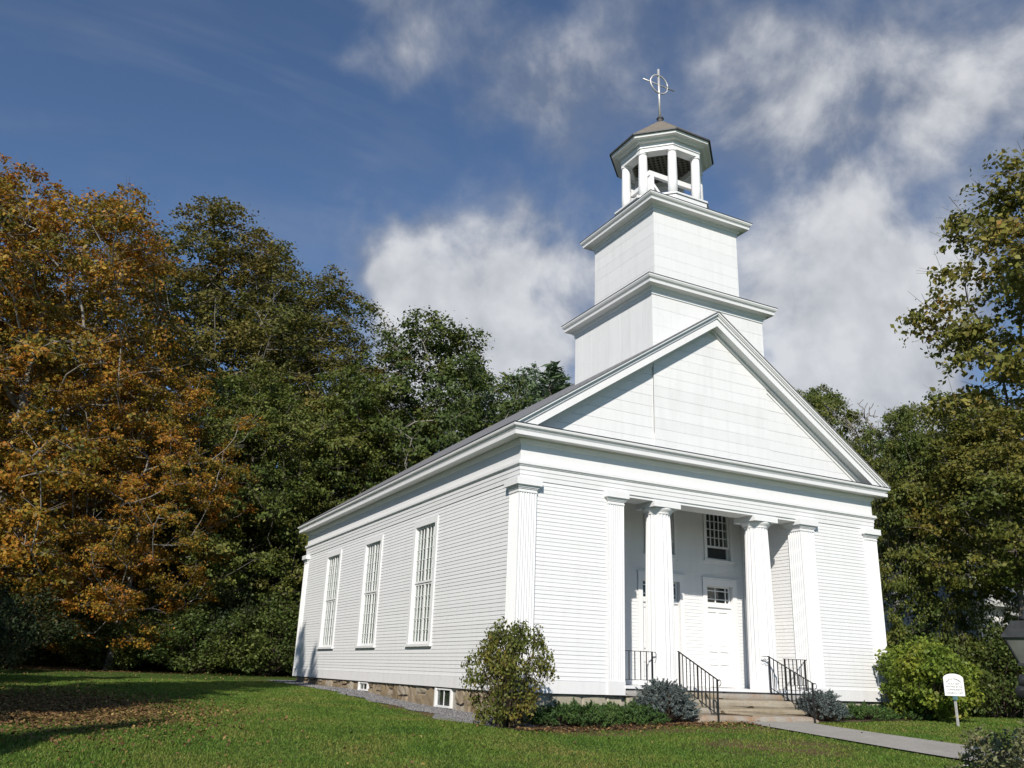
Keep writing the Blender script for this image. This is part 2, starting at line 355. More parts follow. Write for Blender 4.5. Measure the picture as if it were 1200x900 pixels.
def strip(name, left, right, mat, dz, n=60, cross=4):
    """a sheet following the ground between two edge polylines"""
    def res(pl):
        pl = np.array(pl, float); d = np.r_[0, np.cumsum(np.linalg.norm(np.diff(pl, axis=0), axis=1))]
        t = np.linspace(0, d[-1], n); return np.stack([np.interp(t, d, pl[:, 0]), np.interp(t, d, pl[:, 1])], -1)
    a, b = res(left), res(right); rows = [a+(b-a)*q for q in np.linspace(0, 1, cross)]
    xy = np.stack(rows, 1).reshape(-1, 2); z = gz(xy[:, 0], xy[:, 1])+dz
    v = np.c_[xy, z]; i, j = np.meshgrid(np.arange(n-1), np.arange(cross-1), indexing='ij'); k = (i*cross+j).ravel()
    f = np.stack([k, k+1, k+cross+1, k+cross], -1)
    o = fast_mesh(name, v, f, mat, smooth=True); fix_normals(o); o['kind'] = 'structure'; return o
def gravelmat():
    mt, nt, out = new_mat('grey_gravel'); pos = position(nt)
    vo = nt.nodes.new('ShaderNodeTexVoronoi'); vo.inputs['Scale'].default_value = 26; nt.links.new(pos, vo.inputs['Vector'])
    n = nnoise(nt, pos, 2.0, 5)
    c = ramp(nt, vo.outputs['Color'], [(0.1, (0.14, 0.14, 0.145)), (0.9, (0.36, 0.355, 0.36))])
    c = nmix(nt, 0.5, c, ramp(nt, n, [(0.3, (0.6, 0.6, 0.6)), (0.7, (1.1, 1.08, 1.02))]), 'MULTIPLY')
    principled(nt, out, c, 0.9, 0.2, normal=nbump(nt, vo.outputs['Distance'], 0.8, 0.03)); return mt
M['gravel'] = gravelmat()
rg = random.Random(4)
edge = [(-1.0+0.25*math.sin(i*1.7)+rg.uniform(-.12, .12) - (0.25 if i < 5 else 0), -1.4+i*0.75) for i in range(29)]
strip('gravel_strip', edge, [(0.1, -1.4+i*0.75) for i in range(29)], 'gravel', 0.012)
M['mulch'] = stone('brown_mulch', [(0.2, (0.055, 0.035, 0.022)), (0.8, (0.15, 0.10, 0.065))], 9.0, 0.8, False)
strip('planting_bed', [(-0.9+i*0.35, -2.12+0.13*math.sin(i*1.3)) for i in range(15)], [(-0.9+i*0.35, 0.1) for i in range(15)], 'mulch', 0.016)
strip('planting_bed', [(7.7+i*0.35, -1.45+0.12*math.sin(i*1.3)) for i in range(18)], [(7.7+i*0.35, 0.1) for i in range(18)], 'mulch', 0.016)
path = strip('path', [(5.0, -1.45), (5.05, -4), (5.2, -9), (5.4, -30)], [(7.2, -1.45), (7.15, -4), (7.05, -9), (7.2, -30)], 'concrete', 0.03, 90, 6)

# ------------------------------------------------------------------ church
W, Ld = 12.0, 19.22
AX, AY = 6.0, 1.99                         # tower axis
church = thing('church', 'white clapboard church with fluted columns, gabled front and stepped bell tower', 'church', (6.0, 9.6, -0.45))
PW, ND = 0.43, 7
FLOOR = 0.22
SOFF = 4.77                                 # underside of the porch beam
AR0, AR1 = 4.84, 5.16                       # architrave

def wall_rects(a0, a1, z0, z1, holes):
    """rectangles of a wall (along a, z) left over round the holes"""
    out = []; hs = sorted(holes); cur = a0
    for (h0, h1, hz0, hz1) in hs:
        if h0 > cur: out.append((cur, h0, z0, z1))
        if hz0 > z0: out.append((h0, h1, z0, hz0))
        if hz1 < z1: out.append((h0, h1, hz1, z1))
        cur = h1
    if cur < a1: out.append((cur, a1, z0, z1))
    return out

# side windows: hole (y0, y1, z0, z1)
SW = [(5.06, 6.56, 1.12, 4.46), (9.70, 11.22, 1.12, 4.46), (14.28, 15.86, 1.12, 4.46)]
BW = [(3.42, 4.42, -0.52, -0.03), (10.0, 10.85, -0.32, -0.03)]       # basement windows
BY = 2.45                                                             # back wall of the porch
DOORS = [(3.32, 4.58), (5.30, 6.62), (7.62, 8.60)]                    # door openings in x
DOORS[0] = (12.05-8.60, 12.05-7.62)
FW = [(12.05-8.58, 12.05-7.68), (5.50, 6.46), (7.68, 8.58)]           # front windows
FWZ = (3.86, 5.30); DZ = (FLOOR, 3.08)

def board_mesh():
    me = bpy.data.meshes.new('clapboard'); t, b = 0.004, 0.0155
    v = [(-.5, 0, 0), (.5, 0, 0), (.5, -b, 0), (-.5, -b, 0), (-.5, 0, .103), (.5, 0, .103), (.5, -t, .103), (-.5, -t, .103)]
    me.from_pydata(v, [], [(0,1,2,3),(7,6,5,4),(3,2,6,7),(0,4,5,1),(1,5,6,2),(0,3,7,4)]); me.materials.append(M['paint']); return me
BOARD = board_mesh(); EXPO = 0.0955
rb = random.Random(11)
def clapboards(parent, plane, coord, a0, a1, z0, z1, holes, individual=True):
    """plane 'x': boards on the face x=coord looking to -x; 'y': face y=coord looking to -y"""
    n = int(round((z1-z0)/EXPO)); mb = MB()
    for i in range(n):
        z = z0+i*(z1-z0)/n; segs = [(a0, a1)]
        for (h0, h1, hz0, hz1) in holes:
            if hz0-0.06 < z+0.05 < hz1+0.02:
                ns = []
                for s0, s1 in segs:
                    if h0 > s0 and h1 < s1: ns += [(s0, h0), (h1, s1)]
                    elif h0 <= s0 < h1 < s1: ns.append((h1, s1))
                    elif s0 < h0 < s1 <= h1: ns.append((s0, h0))
                    elif h1 <= s0 or h0 >= s1: ns.append((s0, s1))
                segs = ns
        for s0, s1 in segs:
            c, ln = (s0+s1)/2, s1-s0; jit = rb.uniform(-.0025, .0025)
            if individual:
                o = bpy.data.objects.new('clapboard', BOARD); COL.objects.link(o); o.scale = (ln, rb.uniform(.9, 1.12), 1)
                if plane == 'x': o.location = (coord, c, z+jit); o.rotation_euler = (0, 0, -math.pi/2)
                else: o.location = (c, coord, z+jit)
                adopt(o, parent)
            else:
                t, b = 0.004, 0.0155
                prof = [(0, z), (-b, z), (-t, z+.103), (0, z+.103)]
                if plane == 'x': mb.prism([(coord+p, q) for p, q in prof], (s0, s1), 'y')
                else: mb.prism([(coord+p, q) for p, q in prof], (s0, s1), 'x')
    if not individual:
        o = mb.build('clapboard_siding', 'paint', parent); o['kind'] = 'stuff'; fix_normals(o)

# walls
w = MB()
for a, b, z0, z1 in wall_rects(0.0, Ld, 0.0, 5.9, SW): w.box(0.0, 0.2, a, b, z0, z1)
lw = w.build('wall', 'trim', church)
clapboards(lw, 'x', 0.0, 0.44, Ld-0.40, 0.285, AR0, [(a-.17, b+.17, z0-.12, z1+.19) for a, b, z0, z1 in SW])
w = MB().box(0.205, 2.955, 0.0, 0.2, 0.0, 5.9); fl = w.build('wall', 'trim', church)
clapboards(fl, 'y', 0.0, 0.43, 2.48, 0.285, AR0, [])
w = MB().box(9.045, 11.99, 0.0, 0.2, 0.0, 5.9); fr = w.build('wall', 'trim', church)
clapboards(fr, 'y', 0.0, 9.52, 11.58, 0.285, AR0, [])
w = MB().box(9.05, 9.25, 0.205, BY, 0.0, 5.9); ir = w.build('wall', 'trim', church)
clapboards(ir, 'x', 9.05, 0.44, BY-0.02, FLOOR+0.02, 5.4, [])
w = MB().box(2.75, 2.95, 0.205, BY, 0.0, 5.9); il = w.build('wall', 'trim', church)
w = MB(); holes = [(a, b, DZ[0]-0.3, DZ[1]) for a, b in DOORS]
for a, b, z0, z1 in wall_rects(2.95, 9.05, 0.0, 3.4, [(a, b, 0.0, DZ[1]) for a, b in DOORS]): w.box(a, b, BY, BY+0.2, z0, z1)
for a, b, z0, z1 in wall_rects(2.95, 9.05, 3.4, 5.9, [(a, b, *FWZ) for a, b in FW]): w.box(a, b, BY, BY+0.2, z0, z1)
bw = w.build('wall', 'trim', church)
clapboards(bw, 'y', BY, 2.96, 9.04, FLOOR+0.02, 5.4,
           [(a-.16, b+.16, 0.0, DZ[1]+.18) for a, b in DOORS] + [(a-.11, b+.11, FWZ[0]-.12, FWZ[1]+.12) for a, b in FW], False)
MB().box(11.8, 12.0, 0.21, Ld, 0.0, 5.9).build('wall', 'board', church)
MB().box(0.21, 11.79, Ld-0.2, Ld, 0.0, 5.9).build('wall', 'board', church)
MB().box(2.95, 9.05, 0.63, BY, 5.42, 5.5).build('porch_ceiling', 'trim', church)
# near-black sheets stand in for the unlit room, so that the panes look deep
MB().box(0.5, 11.5, BY+1.2, BY+1.25, 0.1, 5.8).build('dark_backdrop', 'dark', church)
MB().box(1.2, 1.25, BY+1.3, Ld-0.5, 0.1, 5.8).build('dark_backdrop', 'dark', church)

# skirt boards
def skirt(*b): return MB().box(*b).build('skirt_board', 'skirt', church)
skirt(-0.035, 0.0, 0.44, Ld-0.40, 0.0, 0.28); skirt(0.43, 2.48, -0.035, 0.0, 0.0, 0.28); skirt(9.52, 11.58, -0.035, 0.0, 0.0, 0.28)
skirt(12.0, 12.035, 0.0, Ld, 0.0, 0.28)
for (x0, x1, y0, y1) in ((-0.075, 0.435, -0.075, 0.0), (2.475, 2.96, -0.075, 0.0), (9.04, 9.525, -0.075, 0.0), (11.575, 12.075, -0.075, 0.0),
                         (-0.075, 0.0, 0.001, 0.445), (-0.075, 0.0, Ld-0.405, Ld+0.05), (12.0, 12.075, 0.001, 0.445)):
    MB().box(x0, x1, y0, y1, 0.0, 0.315).build('plinth_block', 'skirt', church)

# fluted pilasters
def flute_line(A, B, nrm, n):
    A, B = np.array(A, float), np.array(B, float); d = B-A; L_ = np.linalg.norm(d); u = d/L_; nv = np.array(nrm, float)
    fw_ = L_/(n+0.35*(n+1)); f_ = 0.35*fw_; pts = [A]; s_ = 0.0
    for i in range(n):
        s_ += f_
        for q in (0.0, 0.16, 0.5, 0.84, 1.0):
            pts.append(A+u*(s_+q*fw_) - nv*(0.36*fw_*math.sin(math.pi*q)))
        s_ += fw_
    pts.append(B); return pts
def pilaster(faces, back, zc=4.52):
    """faces: list of (A, B, normal, flutes) in order; back: closing points"""
    poly = []
    for A, B, nn, k in faces: poly += flute_line(A, B, nn, k)
    poly += [np.array(b, float) for b in back]
    o = MB().prism([tuple(p) for p in poly], (0.315, zc)).build('pilaster', 'trim', church); fix_normals(o); return o
def capital(o, boxes):
    """stepped mouldings and abacus; boxes: rectangles (x0,x1,y0,y1) of the shaft; sides that stand free grow"""
    mb = MB()
    for (x0, x1, y0, y1), (l, r, f, b) in boxes:
        for e, za, zb in ((0.012, 4.52, 4.56), (0.0, 4.56, 4.60), (0.022, 4.60, 4.63), (0.045, 4.63, 4.67), (0.075, 4.67, 4.685), (0.10, 4.685, 4.85)):
            mb.box(x0-e*l, x1+e*r, y0-e*f, y1+e*b, za, zb)
    mb.build('capital', 'trim', o)
p = 0.065
o = pilaster([((-p, 0.43), (-p, -p), (-1, 0), 7), ((-p, -p), (0.425, -p), (0, -1), 7)], [(0.425, 0.0), (0.0, 0.0), (0.0, 0.43)])
capital(o, [((-p, 0.425, -p, 0.0), (1, 1, 1, 0)), ((-p, 0.0, 0.004, 0.43), (1, 0, 0, 1))])
o = pilaster([((2.485, -p), (2.955, -p), (0, -1), 7)], [(2.955, 0.0), (2.485, 0.0)]); capital(o, [((2.485, 2.955, -p, 0.0), (1, 1, 1, 0))])
o = pilaster([((9.045-p, 0.42), (9.045-p, -p), (-1, 0), 6), ((9.045-p, -p), (9.515, -p), (0, -1), 7)], [(9.515, 0.0), (9.045, 0.0), (9.045, 0.42)])
capital(o, [((9.045-p, 9.515, -p, 0.0), (1, 1, 1, 0)), ((9.045-p, 9.045, 0.004, 0.42), (1, 0, 0, 1))])
o = pilaster([((11.59, -p), (12.0+p, -p), (0, -1), 7)], [(12.0+p, 0.40), (12.0, 0.40), (12.0, 0.0), (11.59, 0.0)])
capital(o, [((11.59, 12.0+p, -p, 0.0), (1, 1, 1, 0))])
o = pilaster([((-p, Ld+p), (-p, Ld-0.40), (-1, 0), 6)], [(0.0, Ld-0.40), (0.0, Ld+p)]); capital(o, [((-p, 0.0, Ld-0.40, Ld+p), (1, 0, 1, 1))])

# porch columns
def column(cx, cy):
    nfl, sub = 20, 5; vs = []; zs = [FLOOR, 1.0, 1.8, 2.6, 3.4, 4.0, 4.40, 4.47]; n = nfl*sub
    for z in zs:
        t = (z-FLOOR)/(4.47-FLOOR); r = 0.375-0.062*t+0.014*math.sin(math.pi*t)
        for k in range(nfl):
            for j in range(sub):
                a = 2*math.pi*(k+j/sub)/nfl; d = 0.030*math.sin(math.pi*j/sub)*(1.0 if z < 4.45 else 0.35)
                vs.append((cx+(r-d)*math.cos(a), cy+(r-d)*math.sin(a), z))
    fs = [(i*n+k, i*n+(k+1) % n, (i+1)*n+(k+1) % n, (i+1)*n+k) for i in range(len(zs)-1) for k in range(n)]
    fs += [tuple(range(n-1, -1, -1)), tuple(range((len(zs)-1)*n, len(zs)*n))]
    o = MB().add(vs, fs).build('column', 'trim', church)
    MB().lathe([(0.315, 4.47), (0.335, 4.49), (0.325, 4.505), (0.36, 4.54), (0.405, 4.59), (0.415, 4.63), (0.37, 4.64)], cx, cy, 40).build('echinus', 'trim', o, True)
    MB().box(cx-.425, cx+.425, cy-.425, cy+.425, 4.635, 4.78).build('abacus', 'trim', o)
for cx in (4.335, 7.725): column(cx, 0.36)

# entablature and main cornice
rect = (0, W, 0, Ld)
ar = MB()
for e, za, zb in ((0.030, AR0, 4.95), (0.042, 4.953, 5.06), (0.054, 5.063, AR1)):
    ar.rect_sweep([(-0.15, za), (e, za), (e, zb), (-0.15, zb)], rect)
o = ar.build('architrave', 'trim', church); fix_normals(o)
o = MB().rect_sweep([(-0.1, AR1+.003), (0.075, AR1+.003), (0.085, 5.185), (0.11, 5.20), (0.11, 5.27), (0.05, 5.29), (-0.1, 5.29)], rect).build('taenia', 'trim', church); fix_normals(o)
o = MB().rect_sweep([(-0.12, 5.293), (0.024, 5.293), (0.024, 5.80), (-0.12, 5.80)], rect).build('frieze', 'trim', church); fix_normals(o)
MB().box(2.96, 9.04, 0.001, 0.62, SOFF, 5.6).build('porch_beam', 'trim', church)
o = MB().rect_sweep([(0.026, 5.70), (0.06, 5.72), (0.10, 5.80), (0.10, 5.845), (0.37, 5.835), (0.375, 5.93), (0.33, 5.935), (0.335, 5.96), (0.37, 5.975),
                     (0.385, 6.01), (0.43, 6.03), (0.44, 6.065), (0.44, 6.095), (-0.1, 6.13), (-0.1, 5.70)], rect).build('cornice', 'trim', church); fix_normals(o)
o = MB().rect_sweep([(-0.05, 6.135), (0.455, 6.098), (0.455, 6.113), (-0.05, 6.15)], rect).build('cornice_flashing', 'flash', church); fix_normals(o)

# roof and raking cornice
ZR, SL = 10.43, 0.669
def rake_poly(v0, v1, zc=6.112, lim=6.5):
    """chevron between vertical offsets v0 and v1 under the roof line, cut off on the cornice"""
    x0 = min((ZR-v0-zc)/SL, lim); x1 = min((ZR-v1-zc)/SL, lim)
    P = [(AX-x0, ZR-v0-SL*x0), (AX, ZR-v0), (AX+x0, ZR-v0-SL*x0)]
    Q = [(AX+x1, ZR-v1-SL*x1), (AX, ZR-v1), (AX-x1, ZR-v1-SL*x1)]
    return P+Q
def chevron(mb, v0, v1, ya, yb):
    P = rake_poly(v0, v1); l = [P[0], P[1], P[4], P[5]]; r = [P[1], P[2], P[3], P[4]]
    mb.prism(l, (ya, yb), 'y'); mb.prism(r, (ya, yb), 'y')
rf = MB(); chevron(rf, 0.0, 0.03, -0.47, Ld+0.47); o = rf.build('roof', 'roof', church); fix_normals(o)
rk = MB()
for v0, v1, e in ((0.033, 0.085, 0.45), (0.085, 0.12, 0.42), (0.12, 0.19, 0.385), (0.19, 0.235, 0.335), (0.235, 0.43, 0.365)): chevron(rk, v0, v1, -e, 0.02)
o = rk.build('raking_cornice', 'trim', church); fix_normals(o)
rk = MB(); chevron(rk, 0.43, 0.50, -0.13, 0.02); chevron(rk, 0.50, 0.60, -0.035, 0.02); o = rk.build('raking_frieze', 'trim', church); fix_normals(o)
rk = MB(); chevron(rk, 0.033, 0.43, Ld+0.02, Ld+0.40); o = rk.build('raking_cornice', 'trim', church); fix_normals(o)
MB().prism([(AX-6.2, 6.05), (AX+6.2, 6.05), (AX, 10.2)], (Ld-0.15, Ld-0.01), 'y').build('rear_gable', 'board', church)
# tympanum boards, each a plank; the tower front is flush and a little proud in the middle
tw = MB().prism([(AX-6.2, 6.05), (AX+6.2, 6.05), (AX, 10.2)], (0.03, 0.2), 'y').build('gable_wall', 'trim', church)
TA = 2.034
def gable_boards(z0, bh):
    z = z0; k = 0
    while z < ZR-0.5:
        zb = min(z+bh-0.006, ZR-0.5); h0 = (ZR-0.5-z)/SL; h1 = max((ZR-0.5-zb)/SL, 0.0)
        for side in (-1, 0, 1):
            y = -0.056 if side == 0 else -0.006
            y += rb.uniform(-.003, .003)
            if side == 0:
                a0, a1 = min(h0, TA), min(h1, TA)
                if a0 < 0.03: continue
                poly = [(AX-a0, z), (AX+a0, z), (AX+a1, zb), (AX-a1, zb)] if h0 <= TA or h1 >= TA else [(AX-TA, z), (AX+TA, z), (AX+TA, ZR-.5-SL*TA), (AX+a1, zb), (AX-a1, zb), (AX-TA, ZR-.5-SL*TA)]
                if a1 < 0.01: poly = [(AX-a0, z), (AX+a0, z), (AX, zb)]
            else:
                if h0 <= TA+0.02: continue
                g = TA+0.004
                poly = [(AX+g, z), (AX+h0, z), (AX+h1, zb), (AX+g, zb)] if h1 > g else [(AX+g, z), (AX+h0, z), (AX+g, ZR-.5-SL*g)]
                if side < 0: poly = [(2*AX-x, zz) for x, zz in reversed(poly)]
            o = MB().prism(poly, (y, 0.029), 'y').build('board', 'board', tw); fix_normals(o)
        z += bh; k += 1
gable_boards(6.135, 0.30)

# tower: two square tiers
def tier(cx, cy, a, z0, z1, front_v, side_v, bh):
    core = MB().box(cx-a+.02, cx+a-.02, cy-a+.02, cy+a-.02, z0, z1).build('tower_tier', 'trim', church)
    for (face, vert) in (('f', front_v), ('l', side_v), ('r', side_v), ('b', front_v)):
        s_ = (z0 if not vert else -a)
        end = z1 if not vert else a
        while s_ < end-0.02:
            t_ = min(s_+bh-0.004, end); d = rb.uniform(0.0, .003)
            e0, e1 = a-.02+.0005, a+d
            q = a if face in 'fb' else a-0.022
            if not vert: r4 = (-q, q, s_, t_)
            else: r4 = (max(s_, -q), min(t_, q), z0, z1)
            mb = MB()
            if face == 'f': mb.box(cx+r4[0], cx+r4[1], cy-e1, cy-e0, r4[2], r4[3])
            elif face == 'b': mb.box(cx+r4[0], cx+r4[1], cy+e0, cy+e1, r4[2], r4[3])
            elif face == 'l': mb.box(cx-e1, cx-e0, cy+r4[0], cy+r4[1], r4[2], r4[3])
            else: mb.box(cx+e0, cx+e1, cy+r4[0], cy+r4[1], r4[2], r4[3])
            mb.build('board', 'board', core); s_ += bh
    return core
TB = 1.593
tier(AX, AY, TA, 6.6, 10.74, False, True, 0.52)
tier(AX, AY, TB, 11.10, 13.72, False, False, 0.36)
def tower_cornice(a, zb, ztop, e):
    r_ = (AX-a, AX+a, AY-a, AY+a); h = ztop-zb
    o = MB().rect_sweep([(-0.1, zb-.10), (0.025, zb-.10), (0.03, zb+.005), (0.07, zb+.02), (0.09, zb+.10*h/.35), (e*.80, zb+.13*h/.35), (e*.82, zb+.20*h/.35), (e*.76, zb+.205*h/.35), (e*.78, zb+.23*h/.35),
                         (e*.92, zb+.26*h/.35), (e, zb+.31*h/.35), (e, ztop), (-0.1, ztop+.03)], r_).build('tower_cornice', 'trim', church); fix_normals(o)
    f = MB().rect_sweep([(-0.1, ztop+.032), (e+.012, ztop+.003), (e+.012, ztop+.018), (-0.1, ztop+.06)], r_).build('flashing', 'flash', o); fix_normals(f)
tower_cornice(TA, 10.74, 11.085, 0.33)
tower_cornice(TB, 13.71, 14.03, 0.36)
MB().box(AX-TA-.2, AX+TA+.2, AY-TA-.2, AY+TA+.2, 11.05, 11.12).build('tier_roof', 'flash', church)
MB().box(AX-TB-.2, AX+TB+.2, AY-TB-.2, AY+TB+.2, 13.98, 14.06).build('tier_roof', 'flash', church)

# octagonal belfry
def octo(r_ap): R_ = r_ap/math.cos(math.pi/8); return [(AX+R_*math.cos(math.pi/8+k*math.pi/4), AY+R_*math.sin(math.pi/8+k*math.pi/4)) for k in range(8)]
def oring(mb, prof):
    k = len(prof); vs = []
    rings = [octo(a) for a, z in prof]
    for c in range(8): vs += [(rings[i][c][0], rings[i][c][1], prof[i][1]) for i in range(k)]
    fs = [(c*k+i, ((c+1) % 8)*k+i, ((c+1) % 8)*k+(i+1) % k, c*k+(i+1) % k) for c in range(8) for i in range(k)]
    return mb.add(vs, fs)
bel = MB(); bel.prism(octo(1.44), (14.05, 14.60)); bel.prism(octo(1.48), (14.603, 14.66)); o = bel.build('belfry_base', 'trim', church); fix_normals(o)
CR = 1.12
for (cx, cy) in octo(CR):
    o = MB().lathe([(0.15, 14.66), (0.152, 15.2), (0.146, 15.8), (0.132, 16.28)], cx, cy, 16).build('belfry_column', 'trim', church, True)
    MB().lathe([(0.135, 16.28), (0.16, 16.30), (0.16, 16.34)], cx, cy, 16).build('capital', 'trim', o)
o = oring(MB(), [(0.95, 16.34), (1.27, 16.34), (1.27, 16.47), (1.30, 16.475), (1.30, 16.50), (1.28, 16.51), (1.28, 16.62), (1.40, 16.64), (1.44, 16.70), (1.56, 16.715), (1.58, 16.80), (0.95, 16.80)]).build('belfry_entablature', 'trim', church); fix_normals(o)
# lattice ceiling: slats both ways under a board coloured near-black for the shade up there
o = MB().prism(octo(1.0), (16.60, 16.64)).build('belfry_ceiling', 'dark', church)
lat = MB()
for i in range(-9, 10):
    d = i*0.15; ln = math.sqrt(max(0, 1.1**2-d*d))
    if ln < .2: continue
    for sgn, dz in ((1, 0), (-1, .016)):
        c = Vector((AX+d*math.cos(math.pi/4), AY+sgn*d*math.sin(math.pi/4)*-1, 16.53+dz)); u = Vector((math.cos(math.pi/4), sgn*math.sin(math.pi/4), 0))
        lat.bar(c-u*ln, c+u*ln, 0.075, 0.012)
lat.build('ceiling_lattice', 'lattice', o)
# bell frame timbers
bf = []
for x_ in (AX-.93, AX+.80):
    for y_ in (AY-.62, AY+.62): MB().box(x_-.07, x_+.07, y_-.07, y_+.07, 14.6, 15.52).build('bell_frame_post', 'trim', church)
for y_ in (AY-.62, AY+.62):
    MB().box(AX-1.03, AX+.92, y_-.06, y_+.06, 15.525, 15.70).build('bell_frame_beam', 'trim', church)
    MB().bar((AX-.86, y_, 15.25), (AX-.35, y_, 14.70), 0.09).build('bell_frame_brace', 'trim', church)
for x_ in (AX-.93, AX+.80):
    MB().box(x_-.055, x_+.055, AY-.555, AY+.555, 15.30, 15.44).build('bell_frame_beam', 'trim', church)
    MB().bar((x_, AY-.5, 14.7), (x_, AY+.5, 15.28), 0.07).build('bell_frame_brace', 'trim', church)
    MB().bar((x_+.09, AY+.5, 14.7), (x_+.09, AY-.5, 15.28), 0.07).build('bell_frame_brace', 'trim', church)
# belfry roof: eight shingled slopes with courses
rfm = MB()
apx = octo(0.16); E0 = octo(1.62); zE, zA = 16.83, 18.18; nC = 7
for c in range(8):
    c2 = (c+1) % 8
    for i in range(nC):
        t0, t1 = i/nC, (i+1)/nC+0.02
        def pt(cc, t, dz): return (E0[cc][0]+(apx[cc][0]-E0[cc][0])*t, E0[cc][1]+(apx[cc][1]-E0[cc][1])*t, zE+(zA-zE)*t+dz)
        rfm.add([pt(c, t0, .03), pt(c2, t0, .03), pt(c2, t1, .012), pt(c, t1, .012), pt(c, t0, -.01), pt(c2, t0, -.01)], [(0,1,2,3), (4,5,1,0)])
rfm.prism(octo(1.60), (16.803, 16.83)); o = rfm.build('belfry_roof', 'shingle', church)
oring(MB(), [(1.585, 16.80), (1.635, 16.80), (1.635, 16.85), (1.585, 16.85)]).build('eave_edge', 'flash', o)
fin = MB(); fin.lathe([(0.17, 18.15), (0.14, 18.22), (0.10, 18.26), (0.10, 18.36), (0.13, 18.38), (0.11, 18.42), (0.04, 18.46)], AX-.03, AY, 14); fin.build('finial_base', 'flash', church, True)
crs = MB(); crs.tube([(AX-.04, AY, 18.42), (AX-.06, AY, 20.38)], 0.042, 10); cr = crs.build('cross', 'steel', church, True)
MB().tube([(AX-.06-.66, AY, 19.75), (AX-.06+.66, AY, 19.75)], 0.022, 8).build('crossbar', 'steel', cr, True)
rg_ = MB(); rg_.tube([(AX-.06+.36*math.cos(t), AY-.03, 19.75+.36*math.sin(t)) for t in [2*math.pi*k/32 for k in range(33)]], 0.027, 8); rg_.build('ring', 'steel', cr, True)

# side windows: double sash, each of six by five panes with a thick middle mullion
def side_window(y0, y1, z0, z1):
    t = MB()
    t.box(-0.045, 0.0, y0-.16, y0, z0-.02, z1+.17); t.box(-0.045, 0.0, y1, y1+.16, z0-.02, z1+.17); t.box(-0.045, 0.0, y0+.001, y1-.001, z1, z1+.17)
    win = t.build('window', 'trim', church)
    MB().box(-0.085, 0.03, y0-.20, y1+.20, z0-.09, z0-.025).build('sill', 'trim', win)
    zm = (z0+z1)/2+.02; ym = (y0+y1)/2
    for za, zb, xo in ((z0, zm, 0.055), (zm, z1, 0.03)):
        f = MB(); f.box(xo, xo+.04, y0, y0+.05, za, zb); f.box(xo, xo+.04, y1-.05, y1, za, zb)
        f.box(xo, xo+.04, y0+.05, y1-.05, za, za+.055); f.box(xo, xo+.04, y0+.05, y1-.05, zb-.055, zb); f.box(xo-.005, xo+.045, ym-.045, ym+.045, za+.055, zb-.055)
        f.build('sash', 'trim', win)
        g = MB()
        for s0, s1 in ((y0+.05, ym-.045), (ym+.045, y1-.05)):
            for k in (1, 2):
                c = s0+(s1-s0)*k/3; g.box(xo+.002, xo+.036, c-.013, c+.013, za+.055, zb-.055)
            for k in range(1, 5):
                c = za+.055+(zb-za-.11)*k/5; g.box(xo+.006, xo+.03, s0+.001, s1-.001, c-.006, c+.006)
        g.build('glazing_bar', 'trim', win)
        MB().box(xo+.016, xo+.020, y0+.04, y1-.04, za+.045, zb-.045).build('glass', 'glass', win)
    # slatted white blinds close behind the glass: vertical slats with dark gaps
    bl = MB(); nsl = 13; wd = (y1-y0-.04)/nsl
    for i in range(nsl):
        c = y0+.02+wd*(i+.5); bl.add([(0.148, c-wd*.47, z0+.02), (0.125, c+wd*.47, z0+.02), (0.125, c+wd*.47, z1-.03), (0.148, c-wd*.47, z1-.03)], [(0, 1, 2, 3)])
        bl.add([(0.150, c-wd*.47, z0+.02), (0.127, c+wd*.47, z0+.02), (0.127, c+wd*.47, z1-.03), (0.150, c-wd*.47, z1-.03)], [(3, 2, 1, 0)])
    bl.build('blind', 'curtain', win)
    MB().box(0.165, 0.18, y0+.005, y1-.005, z0+.005, z1-.005).build('shade', 'greybacking', win)  # grey sheet added so the gaps between slats read less dark
for q in SW: side_window(*q)

def front_window(x0, x1, z0, z1):
    t = MB(); y = BY
    t.box(x0-.10, x0, y-.045, y, z0-.02, z1+.10); t.box(x1, x1+.10, y-.045, y, z0-.02, z1+.10); t.box(x0+.001, x1-.001, y-.045, y, z1, z1+.10)
    win = t.build('window', 'trim', church)
    MB().box(x0-.13, x1+.13, y-.075, y+.02, z0-.075, z0-.022).build('sill', 'trim', win)
    zm = 4.20
    f = MB(); f.box(x0, x0+.045, y+.03, y+.07, zm, z1); f.box(x1-.045, x1, y+.03, y+.07, zm, z1); f.box(x0+.045, x1-.045, y+.03, y+.07, zm, zm+.06); f.box(x0+.045, x1-.045, y+.03, y+.07, z1-.05, z1)
    f.build('sash', 'trim', win)
    g = MB()
    for k in range(1, 5): c = x0+.045+(x1-x0-.09)*k/5; g.box(c-.014, c+.014, y+.034, y+.062, zm+.06, z1-.05)
    for k in range(1, 4): c = zm+.06+(z1-zm-.11)*k/4; g.box(x0+.046, x1-.046, y+.037, y+.058, c-.012, c+.012)
    g.build('glazing_bar', 'trim', win)
    MB().box(x0+.04, x1-.04, y+.046, y+.050, zm+.05, z1-.04).build('glass', 'glass', win)
    f = MB(); f.box(x0, x0+.03, y+.09, y+.13, z0, zm); f.box(x1-.05, x1, y+.09, y+.13, z0, zm); f.box(x0+.03, x1-.05, y+.09, y+.13, z0, z0+.04); f.build('sash', 'trim', win)
    MB().box(x0+.025, x1-.045, y+.105, y+.110, z0+.03, zm).build('glass', 'glass', win)
    MB().box(x0-.1, x1+.1, y+.21, y+.23, z0-.1, z1+.1).build('dark_backing', 'dark', win)  # near-black sheet in place of the unlit space behind the panes
for a, b in FW: front_window(a, b, *FWZ)

